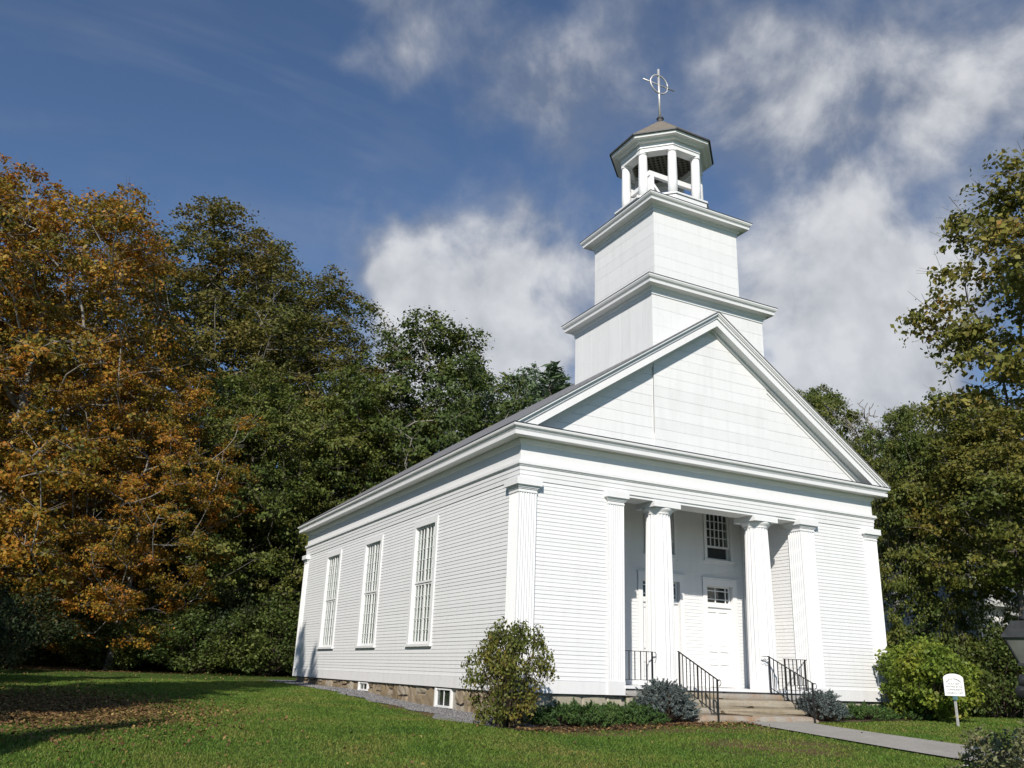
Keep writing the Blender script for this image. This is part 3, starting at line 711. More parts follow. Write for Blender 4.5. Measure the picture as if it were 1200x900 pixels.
def door(x0, x1, double=False):
    y = BY; z0, z1 = DZ; zt = 2.46
    t = MB(); t.box(x0-.15, x0, y-.045, y, z0, z1+.17); t.box(x1, x1+.15, y-.045, y, z0, z1+.17); t.box(x0+.001, x1-.001, y-.045, y, z1, z1+.17)
    t.box(x0-.18, x1+.18, y-.075, y-.001, z1+.172, z1+.215)
    cs = t.build('door_case', 'trim', church)
    yd = y+.11
    MB().box(x0, x1, y+.06, y+.14, zt, zt+.09).build('transom_bar', 'trim', cs)
    f = MB(); a, b = x0+.02, x1-.02; zb, ze = zt+.09, z1
    f.box(a, a+.05, y+.08, y+.12, zb, ze); f.box(b-.05, b, y+.08, y+.12, zb, ze); f.box(a+.05, b-.05, y+.08, y+.12, zb, zb+.05); f.box(a+.05, b-.05, y+.08, y+.12, ze-.05, ze)
    w_ = b-a-.1
    for q in ((0.40, 0.86) if not double else (0.16, 0.5, 0.84)): c = a+.05+w_*q; f.box(c-.014, c+.014, y+.084, y+.116, zb+.05, ze-.05)
    for q in (0.22, 0.78): c = zb+.05+(ze-zb-.1)*q; f.box(a+.051, b-.051, y+.087, y+.113, c-.012, c+.012)
    f.build('transom_frame', 'trim', cs)
    MB().box(a+.04, b-.04, y+.098, y+.102, zb+.04, ze-.04).build('glass', 'glass', cs)
    MB().box(x0-.05, x1+.05, y+.22, y+.24, zt, z1+.1).build('dark_backing', 'dark', cs)  # darkness behind the transom, put in as a near-black sheet
    leafs = [(x0, x1)] if not double else [(x0, (x0+x1)/2-.002), ((x0+x1)/2+.002, x1)]
    for a, b in leafs:
        d = MB(); st = .11; m_ = (a+b)/2; zs = [z0+.01, z0+.20, z0+.62, z0+.74, z0+.98, z0+1.12, zt-.14, zt]
        d.box(a+.004, a+st, yd, yd+.045, zs[0], zs[7]); d.box(b-st, b-.004, yd, yd+.045, zs[0], zs[7]); d.box(m_-.05, m_+.05, yd, yd+.045, zs[1], zs[6])
        for q0, q1 in ((0, 1), (2, 3), (4, 5), (6, 7)):
            if q0 in (0, 6): d.box(a+st, b-st, yd, yd+.045, zs[q0], zs[q1])
            else:
                d.box(a+st, m_-.05, yd, yd+.045, zs[q0], zs[q1]); d.box(m_+.05, b-st, yd, yd+.045, zs[q0], zs[q1])
        dr = d.build('door', 'door', church)
        for q0, q1 in ((1, 2), (3, 4), (5, 6)):
            for e0, e1 in ((a+st, m_-.05), (m_+.05, b-st)):
                pn = MB().box(e0, e1, yd+.026, yd+.04, zs[q0], zs[q1]); pn.box(e0+.03, e1-.03, yd+.014, yd+.026, zs[q0]+.03, zs[q1]-.03); pn.build('panel', 'door', dr)
        MB().lathe([(0.012, 0), (0.028, .01), (0.03, .03), (0.01, .045)], 0, 0, 12)
        kn = MB(); kn.tube([(a+.055, yd, z0+1.03), (a+.055, yd-.03, z0+1.03), (a+.055, yd-.065, z0+1.03)], [0.014, 0.016, 0.03], 10); kn.build('knob', 'steel', dr, True)
door(*DOORS[0]); door(*DOORS[1], True); door(*DOORS[2])

# porch floor
MB().box(2.96, 9.04, -0.10, BY, 0.155, FLOOR).build('porch_floor', 'trim', church)

# foundation: mortar core with field stones one by one on the long side, pale stones under the front
core = MB(); core.box(0.07, 11.9, 0.10, Ld-0.1, -1.3, -0.015); fnd = core.build('foundation', 'mortar', church)
def rough_block(x0, x1, y0, y1, z0, z1, seed, mat, parent, name='stone', out=0.05):
    import bmesh
    r_ = random.Random(seed); bm = bmesh.new(); bmesh.ops.create_cube(bm, size=1.0)
    bmesh.ops.subdivide_edges(bm, edges=bm.edges[:], cuts=2, use_grid_fill=True)
    for v in bm.verts:
        c = v.co.copy(); k = sum(abs(q) > .49 for q in c)
        f_ = 1.0 if k == 1 else (0.95 if k == 2 else 0.86)
        v.co = Vector((c.x*f_, c.y*f_, c.z*f_)); v.co += Vector([r_.uniform(-1, 1)*out for _ in range(3)])
        v.co = Vector(((x0+x1)/2+v.co.x*(x1-x0), (y0+y1)/2+v.co.y*(y1-y0), (z0+z1)/2+v.co.z*(z1-z0)))
    mb = MB(); bm.verts.index_update(); mb.v = [tuple(v.co) for v in bm.verts]; mb.f = [tuple(v.index for v in f.verts) for f in bm.faces]; bm.free()
    return mb.build(name, mat, parent)
y = 0.12; sd = 0
rs = random.Random(5)
while y < Ld-0.2:
    ln = rs.uniform(0.28, 0.72); g = float(gz(0, y+ln/2)); y2 = min(y+ln, Ld-.1)
    hit = [b for b in BW if b[0]-.06 < y2 and b[1]+.05 > y]
    if hit:
        b = hit[0]
        if y < b[0]-.3: y2 = b[0]-.06
        else: y = b[1]+.06; continue
    if rs.random() < 0.62: cuts = [g-.12, g+(0-g)*rs.uniform(.3, .7), -0.03]
    else: cuts = [g-.12, -0.03]
    for c0, c1 in zip(cuts, cuts[1:]):
        rough_block(0.0+rs.uniform(-.02, .03), 0.16, y+.025, y2-.025, c0+.02, c1-.02, sd, 'fieldstone', fnd, out=.10); sd += 1
    y = y2
x = 0.12
while x < 2.9:
    x2 = min(x+rs.uniform(.5, 1.0), 2.95)
    rough_block(x+.01, x2-.01, 0.04, 0.16, -.75, -0.03, sd, 'palestone', fnd); sd += 1; x = x2
x = 9.0
while x < 11.9:
    x2 = min(x+rs.uniform(.5, 1.0), 11.9)
    rough_block(x+.01, x2-.01, 0.04, 0.16, -.75, -0.03, sd, 'palestone', fnd); sd += 1; x = x2
x = 2.98
while x < 9.0:
    x2 = min(x+rs.uniform(.7, 1.2), 9.0)
    rough_block(x+.008, x2-.008, -0.05, 0.12, -.02, 0.15, sd, 'slab', fnd, out=.02); sd += 1
    rough_block(x+.05, x2-.03, -0.02, 0.12, -.75, -0.03, sd, 'palestone', fnd, out=.03); sd += 1; x = x2
for (a, b, z0, z1) in BW:
    z0 = float(gz(0, (a+b)/2))+.03; t = MB()
    t.box(0.0, 0.069, a, a+.06, z0, z1); t.box(-0.03, 0.069, b-.06, b, z0, z1); t.box(-0.01, 0.069, a+.06, b-.06, z0, z0+.05); t.box(0.0, 0.069, a+.06, b-.06, z1-.04, z1)
    wn = t.build('basement_window', 'trim', church)
    MB().box(0.025, 0.039, (a+b)/2-.012, (a+b)/2+.012, z0+.05, z1-.04).build('glazing_bar', 'trim', wn)
    MB().box(0.040, 0.043, a+.06, b-.06, z0+.05, z1-.04).build('glass', 'glass', wn)
    MB().box(0.056, 0.069, a+.05, b-.05, z0+.04, z1-.03).build('dark_backing', 'dark', wn)  # near-black sheet painted for the unlit cellar

# ------------------------------------------------------------------ steps and railings
steps = thing('stone_steps', 'weathered granite steps up to the church porch', 'steps', (5.8, -0.8, -0.6))
for i, (zt, zb, yf) in enumerate(((0.115, -0.02, -0.56), (-0.024, -0.20, -0.90), (-0.204, -0.345, -1.22), (-0.349, -0.62, -1.52))):
    xa, xb = 3.98-.03*i, 7.62+.03*i; cut = (5.4, 6.1, 4.9, 5.75)[i]
    for a, b in ((xa, cut-.006), (cut+.006, xb)):
        rough_block(a, b, yf, -0.07, zb-.02, zt, 300+i*3+int(a*7), 'granite', steps, 'step_stone', .012)
def railing(name, label, p0, p1, h, nb, mids=(), group=None, ext=None):
    """p0, p1: feet of the end posts; the bars follow the slope"""
    p0, p1 = Vector(p0), Vector(p1); t = thing(name, label, 'railing', (p0+p1)/2, group)
    for p_ in (p0, p1): MB().bar(p_-Vector((0, 0, .03)), p_+Vector((0, 0, h)), .034).build('post', 'iron', t)
    MB().bar(p0+Vector((0, 0, h))-(p1-p0).normalized()*.05, p1+Vector((0, 0, h))+(p1-p0).normalized()*.06, .042, .016).build('handrail', 'iron', t)
    lo = .16 if abs(p0.z-p1.z) > .1 else .14
    MB().bar(p0+Vector((0, 0, lo)), p1+Vector((0, 0, lo)), .026, .014).build('lower_rail', 'iron', t)
    for k in range(1, nb):
        q = p0.lerp(p1, k/nb); thick = .03 if k in mids else .018
        MB().bar(q+Vector((0, 0, lo-.1 if k in mids else lo)), q+Vector((0, 0, h)), thick).build('post' if k in mids else 'baluster', 'iron', t)
    # scroll at the lower end
    d = (p1-p0).normalized(); dh = Vector((d.x, d.y, 0)).normalized(); e = p1+Vector((0, 0, h))
    sc = [e+dh*(.06+.07*math.sin(a))+Vector((0, 0, -.07+.07*math.cos(a))) for a in [math.pi*k/8 for k in range(9)]]
    MB().tube(sc, .009, 6).build('scroll', 'iron', t)
    if ext is not None:
        MB().bar(p0+Vector((0, 0, h)), Vector(ext), .04, .016).build('rail_extension', 'iron', t)
        pts = [p0.lerp(Vector((ext[0], ext[1], p0.z)), k/8)+Vector((0, 0, h-.07+.02*math.sin(k*1.6))) for k in range(9)]
        MB().tube(pts, .008, 6).build('scroll', 'iron', t)
    return t
railing('stair_railing', 'black iron stair railing on the left side of the granite steps', (4.5, -0.16, 0.115), (4.5, -1.54, -0.50), 0.93, 10, (5,), 'stair railings')
railing('stair_railing', 'black iron stair railing on the right side of the granite steps', (7.45, -0.16, 0.115), (7.5, -1.54, -0.50), 0.93, 10, (5,), 'stair railings', ext=(7.35, 0.02, 1.06))
railing('porch_railing', 'short black iron railing between left pilaster and first column', (3.0, 0.08, FLOOR), (3.86, 0.08, FLOOR), 0.80, 5, (), 'porch railings')
railing('porch_railing', 'short black iron railing between second column and right pilaster', (8.22, 0.08, FLOOR), (8.95, 0.08, FLOOR), 0.80, 5, (), 'porch railings')

# ------------------------------------------------------------------ foliage
def leaf_quads(P, Nrm, size, rng, aspect=0.66, sizevar=0.55, axis=None):
    """one kite-shaped leaf per point; returns vertices and faces"""
    n = len(P); a = rng.normal(size=(n, 3)) if axis is None else axis + rng.normal(size=(n, 3))*0.25
    a -= Nrm*np.sum(a*Nrm, 1, keepdims=True); a /= np.linalg.norm(a, axis=1, keepdims=True)+1e-9
    b = np.cross(Nrm, a); s = (size*(1+sizevar*rng.uniform(-1, 1, n)))[:, None]
    v = np.stack([P-a*s*.5, P+b*s*.5*aspect-a*s*.05+Nrm*s*.06, P+a*s*.5, P-b*s*.5*aspect-a*s*.05+Nrm*s*.06], 1).reshape(-1, 3)
    f = np.arange(n*4).reshape(n, 4); return v, f
def unit(v): return v/(np.linalg.norm(v, axis=1, keepdims=True)+1e-9)
def tubes(segs, n=5):
    """segs: list of (p, q, r0, r1)"""
    p = np.array([s[0] for s in segs]); q = np.array([s[1] for s in segs]); r0 = np.array([s[2] for s in segs]); r1 = np.array([s[3] for s in segs])
    d = unit(q-p); h = np.where(np.abs(d[:, 2:3]) < .9, np.array([[0, 0, 1.]]), np.array([[1., 0, 0]])); a = unit(np.cross(d, h)); b = np.cross(d, a)
    t = np.arange(n)*2*math.pi/n; cs, sn = np.cos(t)[None, :, None], np.sin(t)[None, :, None]
    ring = a[:, None]*cs+b[:, None]*sn
    v = np.concatenate([p[:, None]+ring*r0[:, None, None], q[:, None]+ring*r1[:, None, None]], 1).reshape(-1, 3)
    k = np.arange(n); base = (np.arange(len(segs))*2*n)[:, None]
    f = np.stack([base+k, base+(k+1) % n, base+(k+1) % n+n, base+k+n], -1).reshape(-1, 4); return v, f
def skeleton(tips, trunk, rng, rtip=0.012, power=0.47, rmax=None):
    """grow branches from a trunk polyline to every clump centre; radii follow the load they carry"""
    nodes = [np.array(trunk[0], float)]; par = [-1]
    for p_ in trunk[1:]: nodes.append(np.array(p_, float)); par.append(len(nodes)-2)
    load = [0]*len(nodes); ends = []
    cen = np.mean(tips, 0)
    for i in np.argsort(np.linalg.norm((tips-cen)*np.array([1, 1, .6]), axis=1)):
        t = tips[i]; A = np.array(nodes); d = t-A; h = np.linalg.norm(d[:, :2], axis=1)
        cost = np.linalg.norm(d, axis=1)+np.where(d[:, 2] < 0.25*h, 2.2*(0.25*h-d[:, 2]), 0)
        cost[0] += 5
        j = int(np.argmin(cost)); p0 = A[j]; L_ = np.linalg.norm(t-p0); prev = j; ns = max(2, int(L_/1.1))
        sag = rng.normal(size=3)*0.07*L_; sag[2] -= 0.06*L_
        for k in range(1, ns+1):
            u = k/ns; q = p0+(t-p0)*u+sag*math.sin(math.pi*u); nodes.append(q); par.append(prev); load.append(0); prev = len(nodes)-1
        ends.append(prev)
    for e in ends:
        while e >= 0: load[e] += 1; e = par[e]
    rad = [rtip*(max(l, 1)**power) for l in load]
    segs = [(nodes[par[i]], nodes[i], min(rad[par[i]], rad[i]*1.35), rad[i]) for i in range(1, len(nodes))]
    return segs
def crown_points(rng, H, cb, R, n, spacing, prof, lobes=0.16, outer=0.5, lean=(0, 0)):
    ph = rng.uniform(0, 6.28, 6); pts = []; tries = 0
    while len(pts) < n and tries < n*60:
        tries += 1; t = rng.uniform(0, 1); a = rng.uniform(0, 2*math.pi)
        k = 1+lobes*(math.sin(2*a+ph[0]+3*t)+0.7*math.sin(3*a+ph[1]-5*t)+0.6*math.sin(5*a+ph[2]+9*t))
        if t > .72: k *= 1+.25*math.sin(3*a+ph[3])
        r = R*prof(t)*k*(rng.uniform(0, 1)**outer)
        p_ = np.array([r*math.cos(a)+lean[0]*t, r*math.sin(a)+lean[1]*t, cb+(H-cb)*t+0.25*R*lobes*math.sin(3*a+ph[4])])
        if pts and np.min(np.linalg.norm((np.array(pts)-p_)*np.array([1, 1, 1.35]), axis=1)) < spacing: continue
        pts.append(p_)
    return np.array(pts)
BROAD = lambda t: max(0.05, math.sin(math.pi*min(1, 0.10+0.90*t)**0.80))**0.62
ROUND = lambda t: math.sqrt(max(0.02, 1-(2*t-0.96)**2*0.98))
CONE = lambda t: max(0.02, (1-t)**0.9)
def tree_meshes(seed, H, cb, R, n, per, leaf, prof=BROAD, spacing=0.9, clump=(0.95, 0.42), trunk_r=None, lobes=.16, outer=.5, lean=(0, 0), rtip=.014, twigs=4, up=0.35, fork=False):
    rng = np.random.default_rng(seed); C = crown_points(rng, H, cb, R, n, spacing, prof, lobes, outer, lean)
    bend = rng.normal(size=(2,))*0.03*H; tr = []
    for k in range(9):
        u = k/8; tr.append((bend[0]*math.sin(2.2*u)+lean[0]*u*.5, bend[1]*math.sin(2.6*u)+lean[1]*u*.5, -0.4+u*H*0.72))
    segs = skeleton(C, tr, rng, rtip)
    n_ = len(C); ctr = np.array([lean[0]*.5, lean[1]*.5, (H+cb)/2])
    sc = rng.uniform(.7, 1.3, n_)
    # clumps: flattened sprays of leaves around each tip, thinner at the rim
    cnt = (per*sc**2).astype(int); idx = np.repeat(np.arange(n_), cnt)
    K_ = 8; sub = unit(rng.normal(size=(n_, K_, 3)).reshape(-1, 3)).reshape(n_, K_, 3)*rng.uniform(.45, .95, (n_, K_, 1))      # twig ends within the clump
    pick = rng.integers(0, K_, len(idx)); G = sub[idx, pick]+rng.normal(size=(len(idx), 3))*(.24*rng.uniform(.5, 1.3, (n_, K_, 1)))[idx, pick]
    P = C[idx]+G*np.array([clump[0], clump[0], clump[1]])*sc[idx][:, None]
    out = unit(C[idx]-ctr); P[:, 2] -= 0.22*np.sum(G[:, :2]**2, 1)*clump[0]
    Nn = unit(np.array([0, 0, up])+0.5*out+0.4*G+rng.normal(size=P.shape)*0.62)
    lv, lf = leaf_quads(P, Nn, leaf, rng)
    for i in range(n_):
        for k in range(twigs):
            d = rng.normal(size=3); d[2] = abs(d[2])*.5; d /= np.linalg.norm(d); segs.append((C[i], C[i]+d*clump[0]*.9, rtip*.6, rtip*.25))
    wv, wf = tubes(segs)
    return (lv, lf), (wv, wf)
def make_tree(name, label, x, y, meshes, lmat, wmat, group=None, rz=0.0, sc=1.0, cat='tree', parts=('crown', 'trunk')):
    (lv, lf), (wv, wf) = meshes; t = thing(name, label, cat, (x, y, float(gz(x, y))-.05), group)
    t.rotation_euler = (0, 0, rz); t.scale = (sc, sc, sc)
    if len(lv): fast_mesh(parts[0], lv, lf, lmat, parent=t)
    if len(wv): fast_mesh(parts[1], wv, wf, wmat, parent=t, smooth=True)
    return t
def copy_tree(src, label, x, y, rz, sc, mats=None):
    t = src.copy(); COL.objects.link(t); t.location = (x, y, float(gz(x, y))-.05); t.rotation_euler = (0, 0, rz)
    t.scale = (sc, sc, sc) if not isinstance(sc, tuple) else sc; t['label'] = label
    for ch in src.children:
        c = ch.copy(); COL.objects.link(c); c.parent = t
        if mats and ch.name.startswith('crown'):
            c.material_slots[0].link = 'OBJECT'; c.material_slots[0].material = mats
    return t
M['orange'] = leafmat('orange_maple_leaf', [(0.10, (0.090, 0.101, 0.018)), (0.32, (0.169, 0.149, 0.023)), (0.50, (0.350, 0.220, 0.026)), (0.66, (0.402, 0.185, 0.020)), (0.85, (0.350, 0.119, 0.016)), (1.0, (0.466, 0.275, 0.031))], .24, .34, tint=.45)
M['bronze'] = leafmat('bronze_green_leaf', [(0.15, (0.080, 0.106, 0.022)), (0.5, (0.151, 0.142, 0.030)), (0.8, (0.211, 0.155, 0.035)), (1.0, (0.263, 0.136, 0.037))], .2, .3)
M['green'] = leafmat('green_leaf', [(0.15, (0.069, 0.107, 0.022)), (0.5, (0.117, 0.147, 0.028)), (0.85, (0.190, 0.179, 0.039)), (1.0, (0.278, 0.183, 0.045))], .25, .3)
M['deepgreen'] = leafmat('deep_green_leaf', [(0.15, (0.049, 0.081, 0.020)), (0.5, (0.085, 0.120, 0.026)), (0.9, (0.135, 0.155, 0.033))], .3, .28)
M['thicket_shade'] = leafmat('shaded_thicket_leaf', [(0.15, (0.018, 0.034, 0.012)), (0.5, (0.034, 0.052, 0.016)), (0.9, (0.058, 0.070, 0.022))], .5, .25)  # leaf colour darkened to carry the deep shadow under the trees
M['olive'] = leafmat('olive_leaf', [(0.15, (0.076, 0.108, 0.020)), (0.5, (0.140, 0.147, 0.026)), (0.85, (0.222, 0.170, 0.032)), (1.0, (0.340, 0.162, 0.036))], .3, .32)
M['pine'] = leafmat('pine_needle', [(0.2, (0.084, 0.141, 0.070)), (0.8, (0.168, 0.230, 0.119))], .4, .15, .6)
M['yellowgreen'] = leafmat('yellow_green_maple_leaf', [(0.15, (0.125, 0.154, 0.032)), (0.5, (0.212, 0.212, 0.044)), (0.8, (0.293, 0.241, 0.052)), (1.0, (0.366, 0.175, 0.044))], .35, .38, tint=.5)
M['bluespruce'] = leafmat('blue_spruce_needle', [(0.1, (0.085, 0.110, 0.105)), (0.6, (0.15, 0.185, 0.175)), (1.0, (0.21, 0.235, 0.22))], 1.4, .12, .6)
M['juniper'] = leafmat('juniper_needle', [(0.1, (0.036, 0.081, 0.023)), (0.6, (0.078, 0.146, 0.034)), (1.0, (0.124, 0.189, 0.052))], 1.2, .18, .6)
M['lime'] = leafmat('yellow_green_leaf', [(0.1, (0.108, 0.172, 0.024)), (0.5, (0.178, 0.241, 0.028)), (0.85, (0.278, 0.286, 0.038)), (1.0, (0.380, 0.305, 0.052))], .8, .35)
M['cornerleaf'] = leafmat('turning_shrub_leaf', [(0.1, (0.078, 0.108, 0.022)), (0.45, (0.143, 0.156, 0.027)), (0.75, (0.226, 0.156, 0.030)), (1.0, (0.226, 0.102, 0.035))], .7, .28)
M['greyleaf'] = leafmat('grey_green_leaf', [(0.1, (0.095, 0.116, 0.055)), (0.6, (0.179, 0.185, 0.082)), (1.0, (0.273, 0.210, 0.098))], 2.0, .2)
M['petal'] = plain('white_petal', (0.78, 0.77, 0.70), 0.6, 0.2, 0, .05)
M['fallen'] = leafmat('fallen_leaf', [(0.1, (0.10, 0.05, 0.022)), (0.5, (0.18, 0.10, 0.042)), (0.8, (0.25, 0.16, 0.06)), (1.0, (0.38, 0.29, 0.08))], .6, .1, .7, .8)
GRP = 'trees behind the church'
def azpt(px, d, py=760):                                    # where the tree seen at that spot of the photograph stands, d metres away
    v = direction(px, py); h = math.hypot(v[0], v[1]); return CAM[0]+v[0]*d/h, CAM[1]+v[1]*d/h

# left: the big orange maple, two bronze trees, the dark green one in front of them, the round green one
mapleA = tree_meshes(21, 24.4, 2.0, 8.6, 400, 300, .175, spacing=1.08, clump=(1.2, .55), rtip=.021, twigs=6, prof=lambda t: max(.3, math.sin(math.pi*(.16+.72*t)))**.6 if t < .93 else .45)
x, y = azpt(38, 46, 430); tm = make_tree('maple_tree', 'tall orange and gold maple at the left edge of the lawn', x, y, mapleA, 'orange', 'palebark', 'trees on the left', 0.6, 1.0); tm.scale = (.97, .97, .94)
x, y = azpt(150, 43, 640); copy_tree(tm, 'lower gold maple standing in front of the tall orange one', x, y, 2.9, (.56, .56, .55))
x, y = azpt(-95, 48, 400); copy_tree(tm, 'orange maple cut by the left edge of the picture', x, y, 4.4, (.9, .9, .97))
mapleB = tree_meshes(33, 29.5, 6.0, 7.0, 330, 270, .175, spacing=1.1, clump=(1.15, .55), rtip=.016, twigs=6)
x, y = azpt(238, 57, 330); tb = make_tree('broadleaf_tree', 'tallest bronze-green tree, thin topped, right of the orange maple', x, y, mapleB, 'bronze', 'palebark', 'trees on the left', 1.0, 1.03); tb.scale = (1.22, 1.22, 1.0)
x, y = azpt(378, 56, 400); copy_tree(tb, 'bronze-green tree with open twiggy crown above the church eave', x, y, 3.4, (1.05, 1.05, .86))
x, y = azpt(305, 60, 360); copy_tree(tb, 'bronze-green tree filling the skyline between the other two bronze ones', x, y, 5.1, (1.1, 1.1, .98))
x, y = azpt(30, 64, 430); copy_tree(tb, 'bronze tree half seen behind the tall orange maple', x, y, .4, (1.2, 1.2, .80))
mapleC = tree_meshes(47, 18.5, 0.8, 6.3, 340, 300, .17, spacing=.95, clump=(1.15, .5), rtip=.015, twigs=3, lobes=.2)
x, y = azpt(288, 47.5, 600); tc_ = make_tree('broadleaf_tree', 'dense dark green tree between orange maple and church wall', x, y, mapleC, 'green', 'bark', 'trees on the left', 0.3, .84)
x, y = azpt(398, 50, 520); copy_tree(tc_, 'green tree close behind the far corner of the church', x, y, 2.0, .92)
mapleD = tree_meshes(52, 19.2, 4.0, 5.2, 250, 310, .17, prof=ROUND, spacing=.95, clump=(1.05, .55), rtip=.016, twigs=3, lobes=.2)
x, y = azpt(512, 52, 430); td = make_tree('broadleaf_tree', 'round green tree rising behind the middle of the church roof', x, y, mapleD, 'deepgreen', 'palebark', GRP, 0.2, 1.13)
x, y = azpt(452, 56, 480); copy_tree(td, 'olive tree left of the round green tree, behind the roof', x, y, 2.6, .90, M['olive'])
x, y = azpt(585, 60, 500); copy_tree(td, 'lower olive tree right of the round green tree, behind the roof', x, y, 4.1, .90, M['bronze'])
x, y = azpt(545, 50, 520); copy_tree(td, 'small olive tree showing just above the church roof slope', x, y, 5.2, .66, M['olive'])

# pine and other needle trees
def conifer(seed, H, R, tiers, per, needle, droop=.25, spiky=1.0):
    rng = np.random.default_rng(seed); P, A, segs = [], [], [((0, 0, -.4), (0, 0, H*.5), R*.055, R*.035), ((0, 0, H*.5), (0, 0, H), R*.035, .01)]
    for i in range(tiers):
        t = (i+.5)/tiers; z = H*(.06+.93*t); r = R*(1-t)**.85+.12
        nb = int(5+7*(1-t))
        for k in range(nb):
            a = rng.uniform(0, 6.28); L_ = r*rng.uniform(.72, 1.12); e = np.array([math.cos(a)*L_, math.sin(a)*L_, L_*rng.uniform(.02, .28)-droop*L_*(1-t)]); o = np.array([0, 0, z+rng.normal()*.12*H/tiers])
            segs.append((o, o+e, .02*r+.006, .005)); m_ = max(4, int(per*L_/R)); u = rng.uniform(.15, 1.05, m_)
            w_ = .20*L_*(1.1-u)+.07*R*.5
            side = np.array([-e[1], e[0], 0])/L_
            q = o+e*u[:, None]+side*(rng.uniform(-1, 1, m_)*w_)[:, None]; q[:, 2] += rng.normal(size=m_)*.03*R-.06*R*np.abs(rng.normal(size=m_))*.5
            P.append(q); A.append(np.tile(e/L_, (m_, 1))+side*rng.uniform(-.9, .9, m_)[:, None]+np.array([0, 0, .25*spiky]))
    P = np.concatenate(P); A = unit(np.concatenate(A)); Nn = unit(rng.normal(size=P.shape)*.6+np.array([0, 0, .8]))
    return leaf_quads(P, Nn, needle, rng, aspect=.30, axis=A*3), tubes(segs)
pineM = conifer(61, 20, 5.0, 26, 130, .42, .1)
x, y = azpt(645, 60, 450); tp = make_tree('pine_tree', 'blue-green pine top just left of the church tower', x, y, pineM, 'pine', 'bark', GRP, 0, 1.12, parts=('crown', 'trunk')); tp.scale = (2.3, 2.3, 1.10)
x, y = azpt(622, 64, 460); copy_tree(td, 'rounded grey-green treetop between the pine and the roof slope', x, y, 2, (.95, .95, 1.17), M['pine'])
spr = conifer(66, 14, 3.4, 28, 210, .30, .3)
x, y = azpt(1050, 47, 640); ts = make_tree('spruce_tree', 'dark spruce beside the right corner of the church', x, y, spr, 'pine', 'bark', 'trees on the right', 0, .93)
# the conifers that stand left of the view and throw their pointed shadows on the lawn and the wall
copy_tree(ts, 'tall spruce left of the lawn, its shadow reaching the far corner', -14.6, 0.2, 1.0, (.98, .98, 1.31))
copy_tree(ts, 'spruce left of the lawn beside the taller spruce', -15.2, -2.6, 2.2, (.92, .92, 1.30))
copy_tree(ts, 'small spruce left of the lawn nearest the camera', -15.2, -10.0, 3.2, (.42, .42, .67))
copy_tree(ts, 'slim spruce left of the lawn near the small one', -17.4, -9.0, 4.4, (.5, .5, .60))

copy_tree(ts, 'broad spruce left of the lawn behind the tall pair', -17.5, 4.2, .5, (1.1, 1.1, .92))
copy_tree(ts, 'farthest spruce left of the lawn', -20.5, 7.5, 1.9, (1.1, 1.1, .95))
# right: near maple reaching in from outside, trees behind it, a bare tree
mapleE = tree_meshes(78, 17.5, 2.6, 5.0, 260, 300, .155, prof=ROUND, spacing=.8, clump=(.9, .40), rtip=.014, twigs=5, lobes=.16, outer=.42)
te = make_tree('maple_tree', 'near maple with green and rusty leaves at the right edge', *azpt(1352, 38, 450), mapleE, 'yellowgreen', 'bark', 'trees on the right', 1.2, 1.32)
x, y = azpt(1074, 33, 640); copy_tree(tc_, 'green tree filling the gap right of the dark spruce', x, y, 1.2, (.36, .36, .56))
mapleF = tree_meshes(83, 13.9, 5.5, 3.6, 130, 260, .16, spacing=.8, clump=(.95, .42), rtip=.014, twigs=3, lobes=.2)
x, y = azpt(1164, 46, 580); tf = make_tree('broadleaf_tree', 'olive tree with high crown rising behind the white house', x, y, mapleF, 'yellowgreen', 'bark', 'trees on the right', .9, 1.0)
x, y = azpt(1172, 31.5, 640); copy_tree(tf, 'smaller olive tree whose crown hides the roof of the white house', x, y, 2.4, (.74, .74, .70), M['olive'])
x, y = azpt(1140, 60, 600); copy_tree(tc_, 'tall green tree behind the white house', x, y, 2.2, 1.0)
x, y = azpt(1085, 62, 560); copy_tree(td, 'bronze tree far behind the dark spruce', x, y, .6, .80, M['bronze'])
x, y = azpt(962, 62, 500); copy_tree(td, 'green tree top peeping over the right slope of the gable', x, y, 3.0, (.8, .8, 1.06), M['green'])
def bare_tree(seed, H, R, n):
    rng = np.random.default_rng(seed); C = crown_points(rng, H, H*.35, R, n, .28, ROUND, .15, .45)
    segs = skeleton(C, [(0, 0, -.4), (0.1, 0, H*.2), (.2, .1, H*.45), (.1, .1, H*.7)], rng, .016, .42); wv, wf = tubes(segs, 3)
    k = rng.choice(len(C), n//3); P = C[k]+rng.normal(size=(len(k), 3))*.1; return leaf_quads(P, unit(rng.normal(size=P.shape)), .10, rng), (wv, wf)
bareM = bare_tree(91, 15.5, 3.3, 420)
x, y = azpt(1010, 58, 520); tr_ = make_tree('bare_tree', 'leafless grey tree above the right end of the gable', x, y, bareM, 'bronze', 'palebark', 'trees on the right', 0, 1.17)
x, y = azpt(1050, 66, 530); copy_tree(tr_, 'second leafless tree farther right of the gable', x, y, 2, 1.15)

